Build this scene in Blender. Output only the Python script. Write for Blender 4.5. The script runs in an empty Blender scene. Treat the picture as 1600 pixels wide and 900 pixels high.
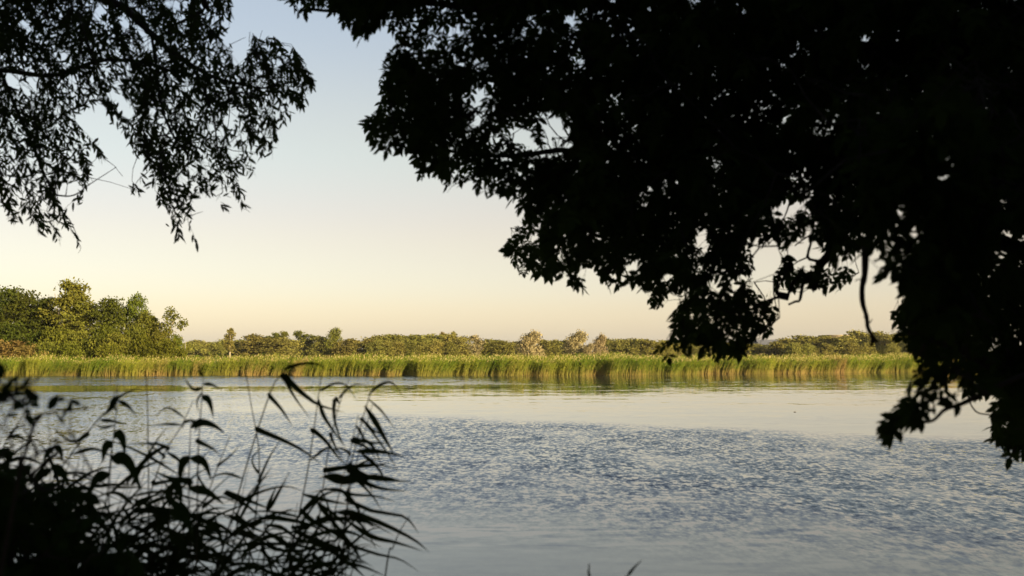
import bpy, math, random
import numpy as np
from mathutils import Vector, Matrix

rng = np.random.default_rng(7)
random.seed(7)
R = math.radians
scene = bpy.context.scene
COL = scene.collection

# ------------------------------------------------------------------ camera
CAM_H = 3.0
FOC = 35.0 / 36.0 * 1600.0
PITCH = R(3.6)
cam_d = bpy.data.cameras.new('camera')
cam_d.lens = 35.0
cam_d.sensor_width = 36.0
cam_d.clip_start = 0.05
cam_d.clip_end = 12000
cam_d.dof.use_dof = True
cam_d.dof.focus_distance = 45.0
cam_d.dof.aperture_fstop = 2.5
cam = bpy.data.objects.new('camera', cam_d)
COL.objects.link(cam)
cam.location = (0, 0, CAM_H)
cam.rotation_euler = (math.pi / 2 + PITCH, 0, 0)
scene.camera = cam

# ------------------------------------------------------------------ sky and sun
SUN_EL = R(13.0)
SUN_AZ = R(134.0)          # clockwise from +Y (view direction): right and a little behind
world = bpy.data.worlds.new('World')
scene.world = world
world.use_nodes = True
wn = world.node_tree
wn.nodes.clear()
sky = wn.nodes.new('ShaderNodeTexSky')
sky.sky_type = 'NISHITA'
sky.sun_disc = False
sky.sun_elevation = SUN_EL
sky.sun_rotation = SUN_AZ
sky.air_density = 1.0
sky.dust_density = 1.0
sky.ozone_density = 1.0
bg = wn.nodes.new('ShaderNodeBackground')
bg.inputs[1].default_value = 0.050
wo = wn.nodes.new('ShaderNodeOutputWorld')
# low summer haze: the sky pales to cream towards the horizon, the same all the way round
wt = wn.nodes.new('ShaderNodeTexCoord')
wx = wn.nodes.new('ShaderNodeSeparateXYZ')
wn.links.new(wt.outputs['Generated'], wx.inputs[0])
ramp = wn.nodes.new('ShaderNodeValToRGB')
HAZE = [(0.0, (1.80, 1.78, 1.72)), (0.05, (2.02, 1.54, 1.24)), (0.12, (2.34, 1.38, 0.58)), (0.20, (2.28, 1.84, 0.84)), (0.33, (1.72, 1.66, 1.32)), (0.6, (0.6, 0.7, 0.8)), (1.0, (0.4, 0.5, 0.6))]
ramp.color_ramp.interpolation = 'EASE'
els = ramp.color_ramp.elements
els[0].position = HAZE[0][0]; els[0].color = (*[c / 3 for c in HAZE[0][1]], 1)
els[1].position = HAZE[-1][0]; els[1].color = (*[c / 3 for c in HAZE[-1][1]], 1)
for p_, c_ in HAZE[1:-1]:
    e_ = els.new(p_); e_.color = (*[c / 3 for c in c_], 1)
wn.links.new(wx.outputs[2], ramp.inputs[0])
wadd = wn.nodes.new('ShaderNodeVectorMath'); wadd.operation = 'MULTIPLY_ADD'
wadd.inputs[1].default_value = (3, 3, 3)
wtint = wn.nodes.new('ShaderNodeVectorMath'); wtint.operation = 'MULTIPLY'; wtint.inputs[1].default_value = (0.90, 0.82, 0.85)
wn.links.new(sky.outputs[0], wtint.inputs[0])
wn.links.new(ramp.outputs[0], wadd.inputs[0]); wn.links.new(wtint.outputs[0], wadd.inputs[2])
wn.links.new(wadd.outputs[0], bg.inputs[0])
wn.links.new(bg.outputs[0], wo.inputs[0])

sun_d = bpy.data.lights.new('sun', 'SUN')
sun_d.energy = 5.0
sun_d.angle = R(0.6)
sun_d.color = (1.0, 0.79, 0.48)
sun = bpy.data.objects.new('sun', sun_d)
COL.objects.link(sun)
SUN_DIR = Vector((math.sin(SUN_AZ) * math.cos(SUN_EL), math.cos(SUN_AZ) * math.cos(SUN_EL), math.sin(SUN_EL)))
sun.rotation_euler = SUN_DIR.to_track_quat('Z', 'Y').to_euler()

vs = scene.view_settings
vs.view_transform = 'Standard'
vs.look = 'None'
vs.exposure = 1.53
vs.gamma = 1.0
scene.render.film_transparent = False
try:
    scene.cycles.max_bounces = 8
    scene.cycles.diffuse_bounces = 2
    scene.cycles.glossy_bounces = 3
    scene.cycles.transmission_bounces = 3
    scene.cycles.use_denoising = True
except Exception:
    pass

# ------------------------------------------------------------------ helpers
cp, sp_ = math.cos(PITCH), math.sin(PITCH)
def P(px, py, d):
    """point that the pixel (of the 1600x900 frame) sees at depth d along the view axis"""
    x = (px - 800.0) / FOC * d
    y = -(py - 450.0) / FOC * d
    return np.array([x, d * cp - y * sp_, CAM_H + d * sp_ + y * cp])
def proj(p):
    p = np.asarray(p, float)
    q = p - np.array([0, 0, CAM_H])
    d = q[..., 1] * cp + q[..., 2] * sp_
    y = -q[..., 1] * sp_ + q[..., 2] * cp
    d = np.where(np.abs(d) < 1e-4, 1e-4, d)
    return 800 + q[..., 0] / d * FOC, 450 - y / d * FOC, d

def link(name, me, mat=None, parent=None, loc=None):
    o = bpy.data.objects.new(name, me)
    COL.objects.link(o)
    if mat is not None and me is not None and not me.materials:
        me.materials.append(mat)
    if parent is not None:
        o.parent = parent
    if loc is not None:
        o.location = loc
    return o
def empty(name, loc=(0, 0, 0), label=None, cat=None, group=None):
    o = bpy.data.objects.new(name, None)
    o.empty_display_size = 0.2
    COL.objects.link(o)
    o.location = loc
    return tag(o, label, cat, group)
def tag(o, label=None, cat=None, group=None, kind=None):
    if label: o['label'] = label
    if cat: o['category'] = cat
    if group: o['group'] = group
    if kind: o['kind'] = kind
    return o
def mesh(name, V, F, smooth=False, col=None):
    """V (n,3); F (m,k) one polygon size"""
    V = np.asarray(V, np.float32); F = np.asarray(F, np.int32)
    me = bpy.data.meshes.new(name)
    k = F.shape[1]
    me.vertices.add(len(V)); me.vertices.foreach_set('co', V.ravel())
    me.loops.add(F.size); me.loops.foreach_set('vertex_index', F.ravel())
    me.polygons.add(len(F))
    me.polygons.foreach_set('loop_start', np.arange(0, F.size, k, dtype=np.int32))
    if smooth:
        me.polygons.foreach_set('use_smooth', np.ones(len(F), bool))
    if col is not None:
        a = me.color_attributes.new('tint', 'FLOAT_COLOR', 'POINT')
        c = np.ones((len(V), 4), np.float32); c[:, :3] = col
        a.data.foreach_set('color', c.ravel())
    me.update(calc_edges=True)
    me.validate()
    return me
def instance(T, F, M, pos):
    """template T (t,3), faces F (f,k), matrices M (n,3,3), positions (n,3)"""
    n, t = len(M), len(T)
    V = np.einsum('nij,tj->nti', M, T) + pos[:, None, :]
    FF = F[None] + (np.arange(n) * t)[:, None, None]
    return V.reshape(-1, 3), FF.reshape(-1, F.shape[1])
def unit(v):
    v = np.asarray(v, float)
    return v / (np.linalg.norm(v, axis=-1, keepdims=True) + 1e-9)
def frames(axis, nrm):
    """matrices whose columns are x = axis, z ~ nrm"""
    x = unit(axis)
    y = unit(np.cross(nrm, x))
    z = np.cross(x, y)
    return np.stack([x, y, z], axis=-1)
def rand_dirs(n):
    return unit(rng.normal(size=(n, 3)))
def tube(pts, rad, sides=6):
    """tapered tube along points"""
    pts = np.asarray(pts, float); rad = np.asarray(rad, float) * np.ones(len(pts))
    n = len(pts)
    tan = unit(np.gradient(pts, axis=0))
    up = np.array([0.31, 0.12, 0.94]) if abs(tan[0][2]) < 0.9 else np.array([1.0, 0.1, 0])
    V = []
    for i in range(n):
        a = unit(np.cross(tan[i], up)); b = np.cross(tan[i], a)
        ang = np.linspace(0, 2 * math.pi, sides, endpoint=False)
        V.append(pts[i] + rad[i] * (np.cos(ang)[:, None] * a + np.sin(ang)[:, None] * b))
    V = np.concatenate(V)
    F = []
    for i in range(n - 1):
        for j in range(sides):
            k = (j + 1) % sides
            F.append((i * sides + j, i * sides + k, (i + 1) * sides + k, (i + 1) * sides + j))
    V = np.concatenate([V, pts[:1], pts[-1:]])
    for j in range(sides):
        k = (j + 1) % sides
        F.append((len(V) - 2, k, j, j)); F.append((len(V) - 1, (n - 1) * sides + j, (n - 1) * sides + k, (n - 1) * sides + k))
    return V, F
def tube_mesh(name, tubes):
    V, F, o = [], [], 0
    for v, f in tubes:
        V.append(v)
        for q in f:
            F.append([i + o for i in q] if q[2] != q[3] else [q[0] + o, q[1] + o, q[2] + o])
        o += len(v)
    me = bpy.data.meshes.new(name)
    me.from_pydata([tuple(x) for x in np.concatenate(V)], [], F)
    for p in me.polygons: p.use_smooth = True
    me.update()
    return me
def batch_tubes(name, pts, rad, sides=4):
    """many alike tubes at once: pts (n,k,3), rad (n,k) -> mesh"""
    n, k, _ = pts.shape
    tan = unit(np.gradient(pts, axis=1))
    up = np.array([0.31, 0.12, 0.94])
    a = unit(np.cross(tan, up)); b = np.cross(tan, a)
    ang = np.linspace(0, 2 * math.pi, sides, endpoint=False)
    V = pts[:, :, None] + rad[:, :, None, None] * (np.cos(ang)[:, None] * a[:, :, None] + np.sin(ang)[:, None] * b[:, :, None])
    i, j = np.meshgrid(np.arange(k - 1), np.arange(sides), indexing='ij'); j2 = (j + 1) % sides
    F = np.stack([i * sides + j, i * sides + j2, (i + 1) * sides + j2, (i + 1) * sides + j], -1).reshape(-1, 4)
    F = F[None] + (np.arange(n) * k * sides)[:, None, None]
    return mesh(name, V.reshape(-1, 3), F.reshape(-1, 4), True)
def smooth_path(pts, n):
    """Catmull-Rom through points"""
    pts = np.asarray(pts, float)
    if len(pts) == 2:
        t = np.linspace(0, 1, n)[:, None]
        return pts[0] * (1 - t) + pts[1] * t
    ext = np.concatenate([2 * pts[:1] - pts[1:2], pts, 2 * pts[-1:] - pts[-2:-1]])
    out = []
    for u in np.linspace(0, len(pts) - 1 - 1e-6, n):
        i = int(u); t = u - i
        a, b, c, d = ext[i], ext[i + 1], ext[i + 2], ext[i + 3]
        out.append(0.5 * ((2 * b) + (c - a) * t + (2 * a - 5 * b + 4 * c - d) * t * t + (3 * b - a - 3 * c + d) * t ** 3))
    return np.array(out)
def vnoise(x, seed=0):
    """smooth 1-D value noise in -1..1"""
    x = np.asarray(x, float)
    i = np.floor(x).astype(int); f = x - i; f = f * f * (3 - 2 * f)
    def h(k): return (np.sin(k * 127.1 + seed * 311.7) * 43758.5453) % 1.0
    return (h(i) * (1 - f) + h(i + 1) * f) * 2 - 1

# ------------------------------------------------------------------ materials
def nodes(name):
    m = bpy.data.materials.new(name); m.use_nodes = True
    nt = m.node_tree; nt.nodes.clear()
    out = nt.nodes.new('ShaderNodeOutputMaterial')
    return m, nt, out
def leaf_mat(name, c1, c2, trans=0.3, tint=False, tcol=None, gloss=0.0, nscale=0.6, obj_var=0.0):
    m, nt, out = nodes(name)
    L = nt.links
    geo = nt.nodes.new('ShaderNodeNewGeometry')
    tc = nt.nodes.new('ShaderNodeTexCoord')
    nz = nt.nodes.new('ShaderNodeTexNoise'); nz.inputs['Scale'].default_value = nscale
    nz.inputs['Detail'].default_value = 3
    L.new(tc.outputs['Object'], nz.inputs['Vector'])
    add = nt.nodes.new('ShaderNodeMath'); add.operation = 'ADD'
    L.new(geo.outputs['Random Per Island'], add.inputs[0]); L.new(nz.outputs['Fac'], add.inputs[1])
    mul = nt.nodes.new('ShaderNodeMath'); mul.operation = 'MULTIPLY'; mul.inputs[1].default_value = 0.5
    L.new(add.outputs[0], mul.inputs[0])
    mix = nt.nodes.new('ShaderNodeMix'); mix.data_type = 'RGBA'
    mix.inputs[6].default_value = (*c1, 1); mix.inputs[7].default_value = (*c2, 1)
    L.new(mul.outputs[0], mix.inputs[0])
    col = mix.outputs[2]
    if tint:
        at = nt.nodes.new('ShaderNodeAttribute'); at.attribute_name = 'tint'
        mm = nt.nodes.new('ShaderNodeMix'); mm.data_type = 'RGBA'; mm.blend_type = 'MULTIPLY'
        mm.inputs[0].default_value = 1
        L.new(col, mm.inputs[6]); L.new(at.outputs['Color'], mm.inputs[7]); col = mm.outputs[2]
    if obj_var:
        oi = nt.nodes.new('ShaderNodeObjectInfo')
        hs = nt.nodes.new('ShaderNodeHueSaturation')
        mr = nt.nodes.new('ShaderNodeMapRange'); mr.inputs[3].default_value = 0.5 - 0.04 * obj_var; mr.inputs[4].default_value = 0.5 + 0.006 * obj_var
        mv = nt.nodes.new('ShaderNodeMapRange'); mv.inputs[3].default_value = 1 - 0.3 * obj_var; mv.inputs[4].default_value = 1 + 0.3 * obj_var
        ml = nt.nodes.new('ShaderNodeMath'); ml.operation = 'FRACT'
        m7 = nt.nodes.new('ShaderNodeMath'); m7.operation = 'MULTIPLY'; m7.inputs[1].default_value = 7.31
        L.new(oi.outputs['Random'], mr.inputs[0]); L.new(oi.outputs['Random'], m7.inputs[0]); L.new(m7.outputs[0], ml.inputs[0]); L.new(ml.outputs[0], mv.inputs[0])
        L.new(mr.outputs[0], hs.inputs['Hue']); L.new(mv.outputs[0], hs.inputs['Value']); L.new(col, hs.inputs['Color'])
        col = hs.outputs[0]
    d = nt.nodes.new('ShaderNodeBsdfDiffuse'); t = nt.nodes.new('ShaderNodeBsdfTranslucent')
    L.new(col, d.inputs[0])
    if tcol:
        t.inputs[0].default_value = (*tcol, 1)
    else:
        L.new(col, t.inputs[0])
    ms = nt.nodes.new('ShaderNodeMixShader'); ms.inputs[0].default_value = trans
    L.new(d.outputs[0], ms.inputs[1]); L.new(t.outputs[0], ms.inputs[2])
    res = ms.outputs[0]
    if gloss:
        g = nt.nodes.new('ShaderNodeBsdfGlossy'); g.inputs['Roughness'].default_value = 0.45
        m2 = nt.nodes.new('ShaderNodeMixShader'); m2.inputs[0].default_value = gloss
        L.new(res, m2.inputs[1]); L.new(g.outputs[0], m2.inputs[2]); res = m2.outputs[0]
    L.new(res, out.inputs[0])
    return m
def solid_mat(name, c1, c2, scale=8.0, rough=0.85, bump=0.3, stretch=(1, 1, 1)):
    m, nt, out = nodes(name); L = nt.links
    tc = nt.nodes.new('ShaderNodeTexCoord')
    mp = nt.nodes.new('ShaderNodeMapping'); mp.inputs['Scale'].default_value = stretch
    nz = nt.nodes.new('ShaderNodeTexNoise'); nz.inputs['Scale'].default_value = scale; nz.inputs['Detail'].default_value = 6
    L.new(tc.outputs['Object'], mp.inputs[0]); L.new(mp.outputs[0], nz.inputs['Vector'])
    mix = nt.nodes.new('ShaderNodeMix'); mix.data_type = 'RGBA'
    mix.inputs[6].default_value = (*c1, 1); mix.inputs[7].default_value = (*c2, 1)
    L.new(nz.outputs['Fac'], mix.inputs[0])
    b = nt.nodes.new('ShaderNodeBsdfPrincipled'); b.inputs['Roughness'].default_value = rough
    b.inputs['Specular IOR Level'].default_value = 0.2
    L.new(mix.outputs[2], b.inputs['Base Color'])
    if bump:
        bp = nt.nodes.new('ShaderNodeBump'); bp.inputs['Strength'].default_value = bump; bp.inputs['Distance'].default_value = 0.02
        L.new(nz.outputs['Fac'], bp.inputs['Height']); L.new(bp.outputs[0], b.inputs['Normal'])
    L.new(b.outputs[0], out.inputs[0])
    return m

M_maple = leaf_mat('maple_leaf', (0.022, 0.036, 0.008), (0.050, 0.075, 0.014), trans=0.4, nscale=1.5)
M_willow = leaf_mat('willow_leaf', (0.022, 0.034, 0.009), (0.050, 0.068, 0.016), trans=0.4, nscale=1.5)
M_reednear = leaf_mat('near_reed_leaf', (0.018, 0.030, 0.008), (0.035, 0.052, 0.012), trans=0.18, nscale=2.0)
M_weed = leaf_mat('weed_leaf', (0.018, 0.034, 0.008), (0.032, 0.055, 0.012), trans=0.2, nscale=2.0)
M_bark = solid_mat('dark_bark', (0.025, 0.019, 0.014), (0.06, 0.048, 0.036), 9, 0.95, 0.5, (1, 1, 0.25))
M_stem = solid_mat('reed_stem', (0.03, 0.035, 0.012), (0.06, 0.06, 0.025), 20, 0.8, 0.1)
M_palebark = solid_mat('pale_bark', (0.16, 0.13, 0.09), (0.34, 0.29, 0.22), 3, 0.9, 0.3, (1, 1, 0.3))
M_wood = leaf_mat('wood_leaf', (0.040, 0.058, 0.008), (0.105, 0.122, 0.017), trans=0.25, nscale=0.5, obj_var=1.0)
M_dark = leaf_mat('dark_wood_leaf', (0.028, 0.042, 0.007), (0.066, 0.080, 0.013), trans=0.22, nscale=0.5, obj_var=0.6)
M_gold = leaf_mat('gold_leaf', (0.070, 0.090, 0.014), (0.145, 0.145, 0.026), trans=0.3, nscale=0.5, obj_var=0.6)
M_rust = leaf_mat('rust_bush', (0.12, 0.090, 0.028), (0.20, 0.165, 0.045), trans=0.25, nscale=0.7, obj_var=0.5)
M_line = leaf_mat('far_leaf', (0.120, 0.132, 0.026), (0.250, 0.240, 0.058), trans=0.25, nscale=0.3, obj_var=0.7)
M_silver = leaf_mat('silver_willow', (0.20, 0.175, 0.080), (0.34, 0.29, 0.145), trans=0.25, nscale=0.3, obj_var=0.4)
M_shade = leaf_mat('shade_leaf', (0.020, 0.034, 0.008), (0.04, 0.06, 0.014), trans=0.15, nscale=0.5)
M_reed = leaf_mat('far_reed', (0.75, 0.75, 0.75), (1.15, 1.15, 1.1), trans=0.3, tint=True, nscale=0.15)

# ------------------------------------------------------------------ setting: water, grounds
def water_material():
    m, nt, out = nodes('water'); L = nt.links
    N = nt.nodes.new
    geo = N('ShaderNodeNewGeometry')
    def mapping(scale, rot=0):
        mp = N('ShaderNodeMapping'); mp.inputs['Scale'].default_value = scale; mp.inputs['Rotation'].default_value = (0, 0, rot)
        L.new(geo.outputs['Position'], mp.inputs[0]); return mp.outputs[0]
    def noise(vec, scale, detail=2, rough=0.5):
        n = N('ShaderNodeTexNoise'); n.inputs['Scale'].default_value = scale
        n.inputs['Detail'].default_value = detail; n.inputs['Roughness'].default_value = rough
        L.new(vec, n.inputs['Vector']); return n
    def math_(op, a, b=None, clamp=False):
        n = N('ShaderNodeMath'); n.operation = op; n.use_clamp = clamp
        for i, v in enumerate((a, b)):
            if v is None: continue
            if isinstance(v, (int, float)): n.inputs[i].default_value = v
            else: L.new(v, n.inputs[i])
        return n.outputs[0]
    def sstep(v, a, b):
        n = N('ShaderNodeMapRange'); n.interpolation_type = 'SMOOTHSTEP'
        n.inputs[1].default_value = a; n.inputs[2].default_value = b
        L.new(v, n.inputs[0]); return n.outputs[0]
    xyz = N('ShaderNodeSeparateXYZ'); L.new(geo.outputs['Position'], xyz.inputs[0])
    X, Y = xyz.outputs[0], xyz.outputs[1]
    wob = noise(mapping((0.10, 0.05, 1)), 1.0, 4, 0.6).outputs['Fac']
    w = math_('MULTIPLY', math_('SUBTRACT', wob, 0.5), 10.0)
    # the gust: a patch of wind ripples whose far edge slants from 50 m (left) to 30 m (right)
    far = math_('ADD', math_('ADD', math_('MULTIPLY', X, -0.62), 45.0), math_('MULTIPLY', w, 0.55))
    far = math_('MINIMUM', math_('MAXIMUM', far, 29.0), 52.0)
    e_far = sstep(math_('SUBTRACT', far, Y), -0.5, 5.0)
    near = math_('ADD', math_('ADD', math_('MULTIPLY', X, -0.62), 18.5), math_('MULTIPLY', w, 0.35))
    e_near = sstep(math_('SUBTRACT', Y, near), -4.0, 9.0)
    leftfade = sstep(X, -14.0, 3.0)
    gust = math_('MULTIPLY', e_far, e_near)
    gust = math_('MULTIPLY', gust, math_('ADD', math_('MULTIPLY', leftfade, 0.6), 0.4))
    # second ruffled strip close to the left part of the reed bank
    e2 = math_('MULTIPLY', sstep(math_('ADD', Y, math_('MULTIPLY', w, 0.5)), 85.0, 90.0), sstep(math_('MULTIPLY', X, -1.0), -6.0, 22.0))
    gust = math_('MAXIMUM', gust, math_('MULTIPLY', e2, 0.85))
    left = sstep(math_('MULTIPLY', X, -1.0), 8.0, 30.0)
    yw = math_('ADD', Y, math_('MULTIPLY', w, 0.7))
    lull = math_('MULTIPLY', sstep(yw, 70.0, 75.0), math_('SUBTRACT', 1.0, sstep(yw, 83.0, 88.0)))
    gust = math_('MAXIMUM', gust, math_('MULTIPLY', math_('MULTIPLY', left, 0.8), math_('SUBTRACT', 1.0, math_('MULTIPLY', lull, 0.9))))
    patch = noise(mapping((0.35, 0.2, 1), 0.3), 1.0, 3, 0.6).outputs['Fac']
    gust_p = math_('MULTIPLY', gust, sstep(patch, 0.2, 0.62))
    # slopes
    def slope(vec, scale, detail, rough=0.5):
        n = noise(vec, scale, detail, rough)
        s = N('ShaderNodeVectorMath'); s.operation = 'SUBTRACT'; s.inputs[1].default_value = (0.5, 0.5, 0.5)
        L.new(n.outputs['Color'], s.inputs[0]); return s.outputs[0]
    def vscale(v, f):
        s = N('ShaderNodeVectorMath'); s.operation = 'SCALE'
        L.new(v, s.inputs[0])
        if isinstance(f, (int, float)): s.inputs['Scale'].default_value = f
        else: L.new(f, s.inputs['Scale'])
        return s.outputs[0]
    def vadd(a, b):
        s = N('ShaderNodeVectorMath'); s.operation = 'ADD'; L.new(a, s.inputs[0]); L.new(b, s.inputs[1]); return s.outputs[0]
    rip = slope(mapping((1.0, 0.5, 1), 0.12), 8.4, 3, 0.68)
    fine = slope(mapping((1.0, 0.5, 1), 0.1), 9.0, 1)
    calm = slope(mapping((0.4, 1.0, 1), 0.3), 3.4, 2)
    swell = slope(mapping((0.25, 1.0, 1), -0.25), 0.5, 1)
    rip2 = slope(mapping((1.0, 0.6, 1), -0.3), 2.4, 2, 0.55)
    s = vadd(vscale(rip, math_('MULTIPLY', gust_p, 1.2)), vscale(rip2, math_('MULTIPLY', gust_p, 0.45)))
    s = vadd(s, vscale(fine, math_('ADD', math_('MULTIPLY', gust, 0.20), 0.012)))
    streak = sstep(noise(mapping((0.05, 0.5, 1), 0.18), 1.0, 3, 0.6).outputs['Fac'], 0.35, 0.68)
    nearer = math_('SUBTRACT', 1.0, sstep(Y, 14.0, 40.0))
    s = vadd(s, vscale(calm, math_('MULTIPLY', math_('ADD', math_('MULTIPLY', streak, 0.10), 0.02), math_('ADD', math_('ADD', math_('MULTIPLY', nearer, 0.9), math_('MULTIPLY', sstep(Y, 75.0, 100.0), 0.9)), 0.6))))
    s = vadd(s, vscale(swell, 0.025))
    # wind waves: steep faces towards the near shore, nearly flat backs
    sx = N('ShaderNodeSeparateXYZ'); L.new(s, sx.inputs[0])
    sy = math_('MINIMUM', math_('SUBTRACT', sx.outputs[1], math_('MULTIPLY', gust_p, 0.105)), 0.012)
    flat = N('ShaderNodeCombineXYZ'); L.new(math_('MULTIPLY', sx.outputs[0], 0.7), flat.inputs[0]); L.new(sy, flat.inputs[1])
    up = N('ShaderNodeVectorMath'); up.operation = 'ADD'; up.inputs[1].default_value = (0, 0, 1)
    L.new(flat.outputs[0], up.inputs[0])
    nm = N('ShaderNodeVectorMath'); nm.operation = 'NORMALIZE'; L.new(up.outputs[0], nm.inputs[0])
    b = N('ShaderNodeBsdfPrincipled')
    b.inputs['Base Color'].default_value = (0.020, 0.032, 0.044, 1)
    b.inputs['Roughness'].default_value = 0.02
    b.inputs['IOR'].default_value = 1.8
    L.new(nm.outputs[0], b.inputs['Normal'])
    L.new(b.outputs[0], out.inputs[0])
    return m

me = mesh('water', [(-900, -6, 0), (900, -6, 0), (900, 600, 0), (-900, 600, 0)], [(0, 1, 2, 3)])
tag(link('water', me, water_material()), kind='structure')

def bank_y(x):
    """y of the far waterline"""
    x = np.asarray(x, float)
    return 119.0 + np.clip((x + 10) * 0.16, 0, 16) + np.clip(x - 20, 0, 200) * 0.30 + 1.6 * vnoise(x * 0.09, 3) + 0.7 * vnoise(x * 0.31, 5)

# far ground: lip at the waterline, flat meadow to the horizon
xs = np.concatenate([np.linspace(-1500, -260, 12), np.linspace(-240, 240, 121), np.linspace(260, 1500, 12)])
by = bank_y(np.clip(xs, -240, 240))
rows = [(0.5, -0.9), (3.0, -0.02), (5.0, 0.3), (20, 0.5), (120, 0.7), (500, 0.8), (2200, 1.0)]
V, F = [], []
for off, z in rows:
    for x, b in zip(xs, by):
        V.append((x * (1 if off < 400 else (1.0 + off / 2500)), b + off, z))
n = len(xs)
for i in range(len(rows) - 1):
    for j in range(n - 1):
        F.append((i * n + j, i * n + j + 1, (i + 1) * n + j + 1, (i + 1) * n + j))
M_meadow = solid_mat('meadow', (0.07, 0.085, 0.02), (0.14, 0.13, 0.045), 0.4, 0.95, 0.2)
tag(link('ground', mesh('ground', V, F, True), M_meadow), kind='structure')

# near bank under the trees, where the camera stands
M_soil = solid_mat('soil', (0.025, 0.022, 0.014), (0.05, 0.05, 0.022), 2.5, 0.95, 0.5)
V, F = [], []
gx = np.linspace(-60, 60, 61); gy = np.concatenate([np.linspace(-80, -2, 14), np.linspace(-1, 8, 19)])
for y in gy:
    for x in gx:
        t = np.clip((6.3 - y) / 4.3, -0.3, 1)
        z = (-0.5 + 1.95 * (t * t * (3 - 2 * t) if t > 0 else t)) + 0.10 * vnoise(x * 0.7 + y, 2) + 0.06 * vnoise(y * 1.3 - x * .4, 4)
        V.append((x, y, z))
n = len(gx)
for i in range(len(gy) - 1):
    for j in range(n - 1):
        F.append((i * n + j, i * n + j + 1, (i + 1) * n + j + 1, (i + 1) * n + j))
tag(link('near_bank', mesh('near_bank', V, F, True), M_soil), kind='structure')

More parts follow.
